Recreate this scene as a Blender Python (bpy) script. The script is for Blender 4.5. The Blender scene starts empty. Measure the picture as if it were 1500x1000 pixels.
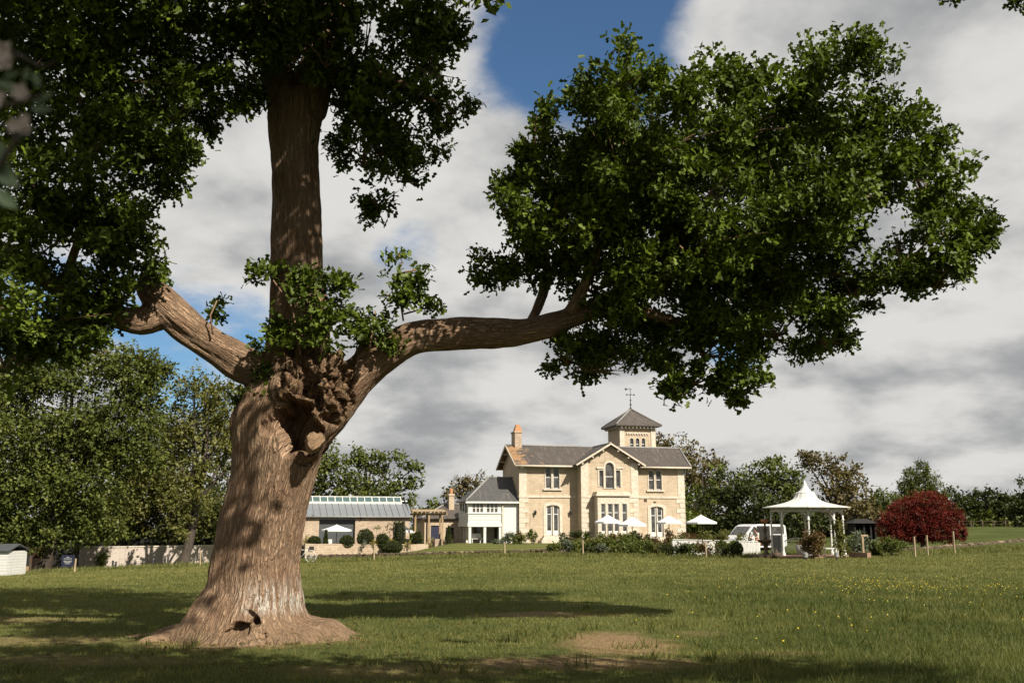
import bpy, bmesh, math, random
import numpy as np
from mathutils import Vector, Matrix, noise as mnoise

sc = bpy.context.scene
C = sc.collection
R = math.radians
rng = np.random.default_rng(7)
random.seed(7)

# ------------------------------------------------------------------ camera
PITCH = R(10.4); F = 1458.33; EYE = 1.6
cam_d = bpy.data.cameras.new('camera'); cam = bpy.data.objects.new('camera', cam_d); C.objects.link(cam)
cam.location = (0, 0, EYE); cam.rotation_euler = (R(90) + PITCH, 0, 0)
cam_d.lens = 35.0; cam_d.sensor_width = 36.0; cam_d.clip_start = 0.05; cam_d.clip_end = 5000
cam_d.dof.use_dof = True; cam_d.dof.focus_distance = 34.0; cam_d.dof.aperture_fstop = 4.0
sc.camera = cam

# ------------------------------------------------------------------ light
SUN_AZ = R(40); SUN_EL = R(41)          # sun stands to the right, behind the camera
sdir = Vector((math.sin(SUN_AZ) * math.cos(SUN_EL), -math.cos(SUN_AZ) * math.cos(SUN_EL), math.sin(SUN_EL)))
sl = bpy.data.lights.new('sun', 'SUN'); so = bpy.data.objects.new('sun', sl); C.objects.link(so)
sl.energy = 5.0; sl.angle = R(0.53); sl.color = (1.0, 0.93, 0.80)
so.rotation_euler = sdir.to_track_quat('Z', 'Y').to_euler(); so.location = (20, -20, 40)

world = bpy.data.worlds.new('World'); sc.world = world; world.use_nodes = True
nt = world.node_tree; nt.nodes.clear(); L = nt.links.new
def N(tree, typ, **kw):
    n = tree.nodes.new(typ)
    for k, v in kw.items():
        if k in n.inputs: n.inputs[k].default_value = v
        else: setattr(n, k, v)
    return n
def M(tree, op, a, b=None, c=None, clamp=False):
    n = tree.nodes.new('ShaderNodeMath'); n.operation = op; n.use_clamp = clamp
    for i, v in enumerate((a, b, c)):
        if v is None: continue
        if isinstance(v, (int, float)): n.inputs[i].default_value = v
        else: tree.links.new(v, n.inputs[i])
    return n.outputs[0]
def smooth(tree, x, lo, hi, o0=0.0, o1=1.0):
    n = tree.nodes.new('ShaderNodeMapRange'); n.interpolation_type = 'SMOOTHSTEP'
    tree.links.new(x, n.inputs[0])
    for i, v in zip((1, 2, 3, 4), (lo, hi, o0, o1)): n.inputs[i].default_value = v
    return n.outputs[0]
def mixc(tree, fac, a, b, mode='MIX'):
    n = tree.nodes.new('ShaderNodeMix'); n.data_type = 'RGBA'; n.blend_type = mode
    for sock, v in ((n.inputs[0], fac), (n.inputs[6], a), (n.inputs[7], b)):
        if isinstance(v, (int, float)): sock.default_value = v
        elif isinstance(v, (tuple, list)): sock.default_value = (*v[:3], 1)
        else: tree.links.new(v, sock)
    return n.outputs[2]
sky = N(nt, 'ShaderNodeTexSky'); sky.sky_type = 'NISHITA'; sky.sun_disc = False
sky.sun_elevation = SUN_EL; sky.sun_rotation = math.pi - SUN_AZ
sky.air_density = 1.0; sky.dust_density = 0.6; sky.ozone_density = 2.2
tc = N(nt, 'ShaderNodeTexCoord'); sp = N(nt, 'ShaderNodeSeparateXYZ'); L(tc.outputs['Generated'], sp.inputs[0])
zz = M(nt, 'ADD', M(nt, 'MAXIMUM', sp.outputs[2], 0.0), 0.34)
cx = M(nt, 'DIVIDE', sp.outputs[0], zz); cy = M(nt, 'DIVIDE', sp.outputs[1], zz)
cv = N(nt, 'ShaderNodeCombineXYZ'); L(cx, cv.inputs[0]); L(cy, cv.inputs[1])
def wnoise(scale, off, detail=7, rough=0.55, dist=0.0):
    mp = N(nt, 'ShaderNodeMapping'); mp.inputs['Location'].default_value = off; L(cv.outputs[0], mp.inputs[0])
    n = N(nt, 'ShaderNodeTexNoise', Scale=scale, Detail=detail, Roughness=rough, Distortion=dist); L(mp.outputs[0], n.inputs['Vector'])
    return n.outputs[0]
def pix_dir(px, py):
    u = (px - 750) / F; v = (500 - py) / F
    d = Vector((u, math.cos(PITCH) - v * math.sin(PITCH), math.sin(PITCH) + v * math.cos(PITCH)))
    return d.normalized()
cover = wnoise(1.9, (3.1, 1.7, 0), 10, 0.58, 0.12)
for (px, py, r0, r1, amt) in ((760, -60, 3.0, 11.5, 0.24), (880, 20, 1.0, 8.0, 0.2), (320, 500, 0.8, 6.5, 0.23), (600, 385, 0.4, 3.8, 0.22), (1090, 505, 0.3, 3.0, 0.2), (60, 400, 1.0, 9.0, 0.14)):
    d = pix_dir(px, py)
    dt = N(nt, 'ShaderNodeVectorMath'); dt.operation = 'DOT_PRODUCT'; L(tc.outputs['Generated'], dt.inputs[0]); dt.inputs[1].default_value = d
    hole = smooth(nt, dt.outputs['Value'], math.cos(R(r1)), math.cos(R(r0)), 0.0, amt)
    cover = M(nt, 'SUBTRACT', cover, hole)
mask = smooth(nt, cover, 0.20, 0.36)
shade = wnoise(3.0, (0.4, 7.3, 2), 12, 0.54, 0.08)
shade = smooth(nt, shade, 0.32, 0.60)
cloud = mixc(nt, shade, (1.85, 1.90, 1.95), (4.05, 3.98, 3.84))
skyc = mixc(nt, 1.0, sky.outputs[0], (0.36, 0.47, 0.54), 'MULTIPLY')
both = mixc(nt, mask, skyc, cloud)
bg = N(nt, 'ShaderNodeBackground'); L(both, bg.inputs[0]); bg.inputs[1].default_value = 0.1
wo = N(nt, 'ShaderNodeOutputWorld'); L(bg.outputs[0], wo.inputs[0])

vs = sc.view_settings
sc.display_settings.display_device = 'sRGB'
vs.view_transform = 'Standard'; vs.look = 'None'; vs.exposure = 0.85; vs.gamma = 1.0; vs.use_curve_mapping = False
cy_ = sc.cycles
cy_.max_bounces = 6; cy_.diffuse_bounces = 3; cy_.glossy_bounces = 2; cy_.transmission_bounces = 4; cy_.transparent_max_bounces = 6
cy_.use_denoising = True

# ------------------------------------------------------------------ placing helpers
def at(px, py, Y):
    """the point of the place seen at photo pixel (px, py) whose distance north is Y"""
    d = pix_dir(px, py); t = Y / d.y
    return Vector((d.x * t, Y, EYE + d.z * t))
def mpp(Y, z=1.6): return (Y * math.cos(PITCH) + (z - EYE) * math.sin(PITCH)) / F   # metres per photo pixel
def sstep(t):
    t = np.clip(t, 0, 1); return t * t * (3 - 2 * t)
def gz(x, y):
    x = np.asarray(x, float); y = np.asarray(y, float)
    zf = np.interp(x, [-600, -60, -37, -20.7, -14.8, 0, 12.3, 21, 28.6, 40, 60, 600],
                   [-5, -2.6, -1.8, -1.07, -.83, -.42, -.50, -.34, -.22, .30, .8, 4])
    z = zf * sstep(y / 72.0)
    m = sstep((x + 8.8) / 4.5) * sstep((27 - x) / 5.0)
    z = z + m * sstep((y - 73.5) / 9.0) * (0.0 - zf)
    bey = np.clip(y - 72, 0, 60)
    z = z - (1 - m) * np.where(x < 0, 0.022, -0.006) * bey * sstep(np.abs(x) / 12 - 0.6)
    z = z + 0.03 * np.sin(x * 0.23 + 1.3) * np.cos(y * 0.19) * sstep(y / 20) * sstep((74 - y) / 6)
    return z
def g(x, y): return float(gz(x, y))
def gp(px, Y):
    x = (px - 750) / F * Y * 0.984
    return Vector((x, Y, g(x, Y)))

# ------------------------------------------------------------------ object helpers
def tag(o, label=None, cat=None, group=None, kind=None):
    for k, v in (('label', label), ('category', cat), ('group', group), ('kind', kind)):
        if v: o[k] = v
    return o
def thing(name, label, cat, loc=(0, 0, 0), rz=0.0, group=None):
    o = bpy.data.objects.new(name, None); C.objects.link(o); o.empty_display_size = 0.2
    o.location = loc; o.rotation_euler = (0, 0, rz)
    return tag(o, label, cat, group)
def link(name, me, mat=None, parent=None):
    o = bpy.data.objects.new(name, me); C.objects.link(o)
    if mat and not me.materials: me.materials.append(mat)
    if parent: o.parent = parent
    return o
def copy_tree(o, parent=None):
    c = o.copy(); C.objects.link(c)
    if parent: c.parent = parent
    for ch in list(o.children): copy_tree(ch, c)
    return c
class MB:
    def __init__(s): s.v = []; s.f = []; s.sm = []
    def add(s, vs, fs, smooth=False):
        n = len(s.v); s.v += [tuple(v) for v in vs]
        for f in fs: s.f.append(tuple(i + n for i in f)); s.sm.append(smooth)
        return s
    def box(s, x0, x1, y0, y1, z0, z1):
        if x0 > x1: x0, x1 = x1, x0
        return s.add([(x0, y0, z0), (x1, y0, z0), (x1, y1, z0), (x0, y1, z0), (x0, y0, z1), (x1, y0, z1), (x1, y1, z1), (x0, y1, z1)],
                     [(0, 3, 2, 1), (4, 5, 6, 7), (0, 1, 5, 4), (1, 2, 6, 5), (2, 3, 7, 6), (3, 0, 4, 7)])
    def bar(s, a, b, w, h, up=(0, 0, 1)):
        a = Vector(a); b = Vector(b); d = (b - a).normalized(); u = Vector(up)
        if abs(d.dot(u)) > 0.98: u = Vector((0, 1, 0))
        sd = d.cross(u).normalized() * w / 2; u2 = sd.cross(d).normalized() * h / 2
        p = [a - sd - u2, a + sd - u2, a + sd + u2, a - sd + u2]; q = [x + (b - a) for x in p]
        return s.add(p + q, [(0, 3, 2, 1), (4, 5, 6, 7), (0, 1, 5, 4), (1, 2, 6, 5), (2, 3, 7, 6), (3, 0, 4, 7)])
    def quad(s, *p): return s.add(p, [tuple(range(len(p)))])
    def prism(s, pts, y0, y1):
        """outline pts (x, z) counter-clockwise seen from -y, pushed from y0 (front) to y1"""
        n = len(pts)
        vs = [(x, y0, z) for x, z in pts] + [(x, y1, z) for x, z in pts]
        fs = [tuple(range(n)), tuple(reversed(range(n, 2 * n)))] + [(i, i + n, (i + 1) % n + n, (i + 1) % n) for i in range(n)]
        return s.add(vs, fs)
    def slab(s, pts, th):
        """flat polygon of 3-D points given a thickness downwards along its normal"""
        p = [Vector(q) for q in pts]; nn = (p[1] - p[0]).cross(p[2] - p[0]).normalized()
        if nn.z < 0: nn = -nn; p = p[::-1]
        q = [x - nn * th for x in p]; n = len(p)
        return s.add(p + q, [tuple(range(n)), tuple(reversed(range(n, 2 * n)))] + [(i, i + n, (i + 1) % n + n, (i + 1) % n) for i in range(n)])
    def strip(s, out, inn, y0, y1, closed=True):
        n = len(out); vs = [(x, y0, z) for x, z in out] + [(x, y0, z) for x, z in inn] + [(x, y1, z) for x, z in out] + [(x, y1, z) for x, z in inn]
        fs = []
        for i in range(n if closed else n - 1):
            j = (i + 1) % n
            fs += [(i, j, j + n, i + n), (i + n, j + n, j + 3 * n, i + 3 * n), (j, i, i + 2 * n, j + 2 * n)]
        return s.add(vs, fs)
    def tube(s, pts, rad, seg=8, cap=True, smooth=True):
        pts = [Vector(p) for p in pts]; n = len(pts); rings = []
        if isinstance(rad, (int, float)): rad = [rad] * n
        ref = None
        for i, p in enumerate(pts):
            d = (pts[min(i + 1, n - 1)] - pts[max(i - 1, 0)]).normalized()
            if ref is None: ref = d.orthogonal()
            ref = (ref - d * ref.dot(d)).normalized(); bn = d.cross(ref)
            rings += [p + (ref * math.cos(2 * math.pi * k / seg) + bn * math.sin(2 * math.pi * k / seg)) * rad[i] for k in range(seg)]
        fs = [(i * seg + k, i * seg + (k + 1) % seg, (i + 1) * seg + (k + 1) % seg, (i + 1) * seg + k) for i in range(n - 1) for k in range(seg)]
        s.add(rings, fs, smooth)
        if cap:
            m = len(s.v) - len(rings)
            s.f.append(tuple(m + k for k in reversed(range(seg)))); s.sm.append(False)
            s.f.append(tuple(m + (n - 1) * seg + k for k in range(seg))); s.sm.append(False)
        return s
    def lathe(s, prof, c=(0, 0, 0), seg=16, smooth=True, phase=0.0):
        vs = []; n = len(prof)
        for r, z in prof:
            vs += [(c[0] + r * math.cos(2 * math.pi * k / seg + phase), c[1] + r * math.sin(2 * math.pi * k / seg + phase), c[2] + z) for k in range(seg)]
        fs = [(i * seg + k, i * seg + (k + 1) % seg, (i + 1) * seg + (k + 1) % seg, (i + 1) * seg + k) for i in range(n - 1) for k in range(seg)]
        return s.add(vs, fs, smooth)
    def mesh(s, name):
        me = bpy.data.meshes.new(name); me.from_pydata(s.v, [], s.f)
        me.polygons.foreach_set('use_smooth', s.sm); me.validate(); me.update(); return me
    def build(s, name, mat, parent=None, bevel=0.0):
        o = link(name, s.mesh(name), mat, parent)
        if bevel:
            b = o.modifiers.new('bevel', 'BEVEL'); b.width = bevel; b.segments = 2; b.limit_method = 'ANGLE'
        return o

# ------------------------------------------------------------------ materials
def new_mat(name):
    m = bpy.data.materials.new(name); m.use_nodes = True; t = m.node_tree; t.nodes.clear()
    o = t.nodes.new('ShaderNodeOutputMaterial'); p = t.nodes.new('ShaderNodeBsdfPrincipled'); t.links.new(p.outputs[0], o.inputs[0])
    return m, t, p, o
def tnoise(t, vec, scale, detail=4, rough=0.55, dist=0.0):
    n = N(t, 'ShaderNodeTexNoise', Scale=scale, Detail=detail, Roughness=rough, Distortion=dist)
    if vec is not None: t.links.new(vec, n.inputs['Vector'])
    return n.outputs[0]
def objco(t, scale=None):
    c = t.nodes.new('ShaderNodeTexCoord').outputs['Object']
    if scale:
        mp = t.nodes.new('ShaderNodeMapping'); mp.inputs['Scale'].default_value = scale; t.links.new(c, mp.inputs[0]); c = mp.outputs[0]
    return c
def geoco(t, scale=None):
    c = t.nodes.new('ShaderNodeNewGeometry').outputs['Position']
    if scale:
        mp = t.nodes.new('ShaderNodeMapping'); mp.inputs['Scale'].default_value = scale; t.links.new(c, mp.inputs[0]); c = mp.outputs[0]
    return c
def bump(t, p, h, strength, dist):
    b = N(t, 'ShaderNodeBump', Strength=strength, Distance=dist); t.links.new(h, b.inputs['Height']); t.links.new(b.outputs[0], p.inputs['Normal'])
KA = 0.71
def kd(c, k=KA): return tuple(x * k for x in c)
def plain(name, col, rough=0.6, var=0.25, scale=6.0, bmp=0.0, metal=0.0, sc3=None, col2=None, spec=0.4):
    col = kd(col)
    m, t, p, o = new_mat(name)
    c = objco(t, sc3); n = tnoise(t, c, scale, 6, 0.6); n2 = tnoise(t, c, scale * 7, 3)
    f = smooth(t, n, 0.3, 0.7); dark = tuple(x * (1 - var) for x in col); lite = tuple(min(1, x * (1 + var * .6)) for x in col)
    cc = mixc(t, f, dark, col2 or lite); cc = mixc(t, M(t, 'MULTIPLY', n2, 0.35), cc, tuple(x * (1 - var) for x in col))
    t.links.new(cc, p.inputs['Base Color']); p.inputs['Roughness'].default_value = rough; p.inputs['Metallic'].default_value = metal
    p.inputs['Specular IOR Level'].default_value = spec
    if bmp: bump(t, p, n2, 0.5, bmp)
    return m
def leaf_mat(name, dark, lite, trans=0.35, rough=0.5):
    dark, lite = kd(dark), kd(lite)
    m, t, p, o = new_mat(name)
    a = t.nodes.new('ShaderNodeAttribute'); a.attribute_name = 'tint'
    cc = mixc(t, a.outputs['Fac'], dark, lite)
    t.links.new(cc, p.inputs['Base Color']); p.inputs['Roughness'].default_value = rough; p.inputs['Specular IOR Level'].default_value = 0.15
    tr = t.nodes.new('ShaderNodeBsdfTranslucent'); tcol = mixc(t, 1.0, cc, (1.25, 1.35, 0.55), 'MULTIPLY'); t.links.new(tcol, tr.inputs[0])
    mx = t.nodes.new('ShaderNodeMixShader'); mx.inputs[0].default_value = trans
    t.links.new(p.outputs[0], mx.inputs[1]); t.links.new(tr.outputs[0], mx.inputs[2]); t.links.new(mx.outputs[0], o.inputs[0])
    return m
MT = {}
MT['oak_leaf'] = leaf_mat('oak_leaf', (0.022, 0.038, 0.006), (0.175, 0.235, 0.026), 0.22, 0.5)
MT['green_leaf'] = leaf_mat('green_leaf', (0.044, 0.064, 0.014), (0.2, 0.22, 0.05), 0.25)
MT['olive_leaf'] = leaf_mat('olive_leaf', (0.06, 0.07, 0.017), (0.24, 0.23, 0.065), 0.25)
MT['dark_leaf'] = leaf_mat('dark_leaf', (0.02, 0.03, 0.009), (0.085, 0.1, 0.026), 0.18)
MT['bright_leaf'] = leaf_mat('bright_leaf', (0.06, 0.09, 0.015), (0.23, 0.26, 0.05), 0.28)
MT['brown_leaf'] = leaf_mat('brown_leaf', (0.075, 0.062, 0.025), (0.22, 0.175, 0.075), 0.22)
MT['pale_leaf'] = leaf_mat('pale_leaf', (0.10, 0.095, 0.06), (0.24, 0.22, 0.15), 0.22)
MT['red_leaf'] = leaf_mat('red_leaf', (0.045, 0.007, 0.006), (0.26, 0.034, 0.022), 0.22)
MT['yellow_leaf'] = leaf_mat('yellow_leaf', (0.20, 0.17, 0.03), (0.45, 0.36, 0.06), 0.25)
MT['sage_leaf'] = leaf_mat('sage_leaf', (0.08, 0.10, 0.065), (0.20, 0.22, 0.15), 0.2)
MT['rust_leaf'] = leaf_mat('rust_leaf', (0.07, 0.05, 0.02), (0.20, 0.12, 0.05), 0.22)
MT['topiary_leaf'] = leaf_mat('topiary_leaf', (0.022, 0.032, 0.008), (0.085, 0.100, 0.026), 0.15)
MT['grass_blade'] = leaf_mat('grass_blade', (0.050, 0.076, 0.014), (0.300, 0.275, 0.092), 0.28, 0.55)
MT['buttercup'] = plain('buttercup', (0.75, 0.55, 0.03), 0.5, 0.1)
MT['white'] = plain('white_paint', (0.74, 0.73, 0.69), 0.45, 0.08, 3.0)
MT['cream'] = plain('cream_stone', (0.70, 0.61, 0.49), 0.75, 0.22, 4.0, 0.01)
MT['canvas'] = plain('white_canvas', (0.80, 0.79, 0.77), 0.8, 0.05, 3.0)
MT['glass'] = plain('dark_glass', (0.10, 0.095, 0.09), 0.07, 0.6, 2.2, spec=0.6)  # opaque; dark room behind and uneven sky reflection are put into the colour
MT['skyglass'] = plain('roof_glass', (0.10, 0.16, 0.16), 0.06, 0.2, 1.0, spec=0.8)
MT['lead'] = plain('lead_flashing', (0.30, 0.29, 0.28), 0.6, 0.2, 5)
MT['iron'] = plain('dark_iron', (0.03, 0.03, 0.032), 0.5, 0.2, 9)
MT['timber'] = plain('pale_timber', (0.42, 0.29, 0.16), 0.7, 0.3, 5, 0.004, sc3=(1, 1, .25))
MT['post'] = plain('post_timber', (0.46, 0.35, 0.22), 0.8, 0.3, 9, 0.004, sc3=(1, 1, .2))
MT['timber_dark'] = plain('weathered_timber', (0.10, 0.065, 0.04), 0.8, 0.3, 6, 0.004)
MT['dark'] = plain('dark_inside', (0.02, 0.018, 0.016), 0.9, 0.2, 3)  # near-black: shade inside van and bushes, also the black shelter and board
MT['zinc'] = plain('zinc_sheet', (0.36, 0.38, 0.41), 0.38, 0.14, 1.2, metal=0.55)
MT['grey_door'] = plain('grey_door', (0.075, 0.08, 0.085), 0.5, 0.15, 3)
MT['grey_beam'] = plain('grey_lintel', (0.30, 0.30, 0.28), 0.5, 0.15, 3)
MT['navy'] = plain('navy_board', (0.025, 0.028, 0.06), 0.5, 0.2, 5)
MT['soil'] = plain('bed_soil', (0.11, 0.075, 0.048), 0.95, 0.4, 8, 0.02)
MT['trunk_bark'] = plain('far_bark', (0.060, 0.045, 0.032), 0.9, 0.4, 5, 0.03, sc3=(1, 1, .2))
MT['bronze'] = plain('weathered_bronze', (0.13, 0.085, 0.045), 0.55, 0.4, 8, 0.01)
MT['terracotta'] = plain('terracotta', (0.48, 0.22, 0.09), 0.75, 0.25, 9)
MT['skin'] = plain('skin', (0.55, 0.32, 0.23), 0.5, 0.08, 9)
MT['hair'] = plain('hair', (0.03, 0.018, 0.012), 0.6, 0.2, 30)
MT['shirt'] = plain('cream_cloth', (0.70, 0.66, 0.56), 0.85, 0.1, 9)
MT['skirt'] = plain('peach_cloth', (0.62, 0.34, 0.20), 0.85, 0.1, 9)
MT['rubber'] = plain('rubber', (0.02, 0.02, 0.02), 0.8, 0.2, 9)
MT['van_paint'] = plain('van_paint', (0.74, 0.74, 0.73), 0.25, 0.05, 2, spec=0.5)
MT['steel'] = plain('steel', (0.45, 0.45, 0.45), 0.35, 0.2, 6, metal=0.8)
MT['petal'] = plain('pale_petal', (0.50, 0.40, 0.36), 0.7, 0.2, 40)
MT['brick'] = plain('pink_brick', (0.36, 0.22, 0.15), 0.85, 0.35, 9, 0.01)

def stone_mat(name, base, dark, mort, bw, bh, var=0.5, mortar=0.012, bmp=0.02):
    """coursed stone: brick texture laid on world height and the distance along the wall"""
    base, dark, mort = kd(base), kd(dark), kd(mort)
    m, t, p, o = new_mat(name)
    co = t.nodes.new('ShaderNodeTexCoord').outputs['Object']; s = t.nodes.new('ShaderNodeSeparateXYZ'); t.links.new(co, s.inputs[0])
    al = M(t, 'ADD', s.outputs[0], s.outputs[1]); cb = t.nodes.new('ShaderNodeCombineXYZ'); t.links.new(al, cb.inputs[0]); t.links.new(s.outputs[2], cb.inputs[1])
    wob = tnoise(t, co, 3.0, 3); wv = t.nodes.new('ShaderNodeVectorMath'); wv.operation = 'ADD'
    t.links.new(cb.outputs[0], wv.inputs[0]); wc = t.nodes.new('ShaderNodeCombineXYZ'); t.links.new(M(t, 'MULTIPLY', wob, bw * .5), wc.inputs[0]); t.links.new(M(t, 'MULTIPLY', wob, bh * .7), wc.inputs[1]); t.links.new(wc.outputs[0], wv.inputs[1])
    b = t.nodes.new('ShaderNodeTexBrick'); t.links.new(wv.outputs[0], b.inputs['Vector'])
    b.inputs['Color1'].default_value = (*base, 1); b.inputs['Color2'].default_value = (*dark, 1); b.inputs['Mortar'].default_value = (*mort, 1)
    b.inputs['Scale'].default_value = 1.0; b.inputs['Brick Width'].default_value = bw; b.inputs['Row Height'].default_value = bh
    b.inputs['Mortar Size'].default_value = mortar; b.inputs['Mortar Smooth'].default_value = 0.4; b.inputs['Bias'].default_value = -0.2
    big = smooth(t, tnoise(t, co, 0.55, 6, 0.6), 0.35, 0.7); fine = tnoise(t, co, 9, 4)
    cc = mixc(t, M(t, 'MULTIPLY', big, var), b.outputs['Color'], tuple(x * .62 for x in base))
    cc = mixc(t, M(t, 'MULTIPLY', fine, 0.22), cc, dark)
    # rain streaks down the wall
    st = tnoise(t, objco(t, (2.2, 2.2, 0.18)), 1.6, 5, 0.6); cc = mixc(t, smooth(t, st, 0.52, 0.78, 0, 0.45), cc, (0.17, 0.125, 0.08))
    t.links.new(cc, p.inputs['Base Color']); p.inputs['Roughness'].default_value = 0.9; p.inputs['Specular IOR Level'].default_value = 0.2
    bump(t, p, M(t, 'ADD', M(t, 'MULTIPLY', b.outputs['Fac'], -0.7), fine), 0.6, bmp)
    return m
MT['stone'] = stone_mat('house_stone', (0.65, 0.525, 0.385), (0.53, 0.41, 0.28), (0.61, 0.51, 0.39), 0.42, 0.17, 0.42)
MT['rubble'] = stone_mat('rubble_stone', (0.62, 0.49, 0.36), (0.42, 0.30, 0.21), (0.56, 0.47, 0.36), 0.42, 0.17, 0.4, 0.02, 0.04)
MT['old_wall'] = stone_mat('old_wall', (0.66, 0.57, 0.50), (0.54, 0.45, 0.38), (0.60, 0.53, 0.46), 0.5, 0.16, 0.5, 0.02, 0.03)
MT['dry_stone'] = stone_mat('dry_stone', (0.17, 0.12, 0.085), (0.09, 0.06, 0.042), (0.05, 0.035, 0.025), 0.3, 0.10, 0.5, 0.03, 0.05)

def slate_mat(name, col, lichen=0.0):
    col = kd(col, .85)
    m, t, p, o = new_mat(name)
    co = objco(t); b = t.nodes.new('ShaderNodeTexBrick')
    s = t.nodes.new('ShaderNodeSeparateXYZ'); t.links.new(co, s.inputs[0]); cb = t.nodes.new('ShaderNodeCombineXYZ')
    t.links.new(M(t, 'ADD', s.outputs[0], M(t, 'MULTIPLY', s.outputs[1], 0.31)), cb.inputs[0]); t.links.new(s.outputs[2], cb.inputs[1]); t.links.new(cb.outputs[0], b.inputs['Vector'])
    b.inputs['Color1'].default_value = (*col, 1); b.inputs['Color2'].default_value = (*(x * .7 for x in col), 1); b.inputs['Mortar'].default_value = (*(x * .4 for x in col), 1)
    b.inputs['Scale'].default_value = 1; b.inputs['Brick Width'].default_value = 0.28; b.inputs['Row Height'].default_value = 0.10; b.inputs['Mortar Size'].default_value = 0.008
    st = tnoise(t, objco(t, (3.0, 0.35, 0.5)), 1.5, 5, 0.65)
    cc = mixc(t, smooth(t, st, 0.52, 0.75, 0, 0.65), b.outputs['Color'], (0.17, 0.14, 0.115))
    if lichen:
        ln = M(t, 'ADD', tnoise(t, co, 1.3, 6, 0.65), M(t, 'MULTIPLY', s.outputs[0], -0.075))
        cc = mixc(t, smooth(t, ln, 0.42, 0.58, 0, 0.85), cc, (0.27, 0.15, 0.065))
    t.links.new(cc, p.inputs['Base Color']); p.inputs['Roughness'].default_value = 0.7
    bump(t, p, M(t, 'MULTIPLY', b.outputs['Fac'], -1), 0.5, 0.02)
    return m
MT['slate'] = slate_mat('slate', (0.082, 0.066, 0.056))
MT['slate_lichen'] = slate_mat('slate_lichen', (0.082, 0.066, 0.056), 1)
MT['slate_grey'] = slate_mat('slate_grey', (0.075, 0.072, 0.072))
# ------------------------------------------------------------------ ground
def grid_axis(segs):
    out = []
    for a, b, n in segs: out += list(np.linspace(a, b, n, endpoint=False))
    return np.array(out + [segs[-1][1]])
gx = grid_axis([(-1500, -300, 10), (-300, -70, 16), (-70, -30, 30), (-30, 30, 110), (30, 70, 30), (70, 300, 16), (300, 1500, 10)])
gy = grid_axis([(-60, 0, 8), (0, 8, 10), (8, 40, 80), (40, 90, 100), (90, 160, 20), (160, 600, 14), (600, 2500, 8)])
GX, GY = np.meshgrid(gx, gy); GZ = gz(GX, GY)
fine = np.array([mnoise.noise(Vector((x * .9, y * .9, 0))) for x, y in zip(GX.ravel(), GY.ravel())]).reshape(GX.shape)
GZ = GZ + 0.02 * fine * sstep((60 - np.abs(GY)) / 20) * sstep((45 - np.abs(GX)) / 10)
me = bpy.data.meshes.new('field')
nx, ny = len(gx), len(gy); idx = np.arange(nx * ny).reshape(ny, nx)
quads = np.stack([idx[:-1, :-1], idx[:-1, 1:], idx[1:, 1:], idx[1:, :-1]], -1).reshape(-1, 4)
me.vertices.add(nx * ny); me.vertices.foreach_set('co', np.stack([GX, GY, GZ], -1).astype(np.float32).ravel())
me.loops.add(quads.size); me.loops.foreach_set('vertex_index', quads.ravel().astype(np.int32))
me.polygons.add(len(quads)); me.polygons.foreach_set('loop_start', np.arange(0, quads.size, 4, dtype=np.int32)); me.polygons.foreach_set('loop_total', np.full(len(quads), 4, np.int32))
me.polygons.foreach_set('use_smooth', np.ones(len(quads), bool)); me.update(calc_edges=True); me.validate()
OAK = Vector((-3.98, 15.7, 0)); OAK.z = g(OAK.x, OAK.y)
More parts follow.
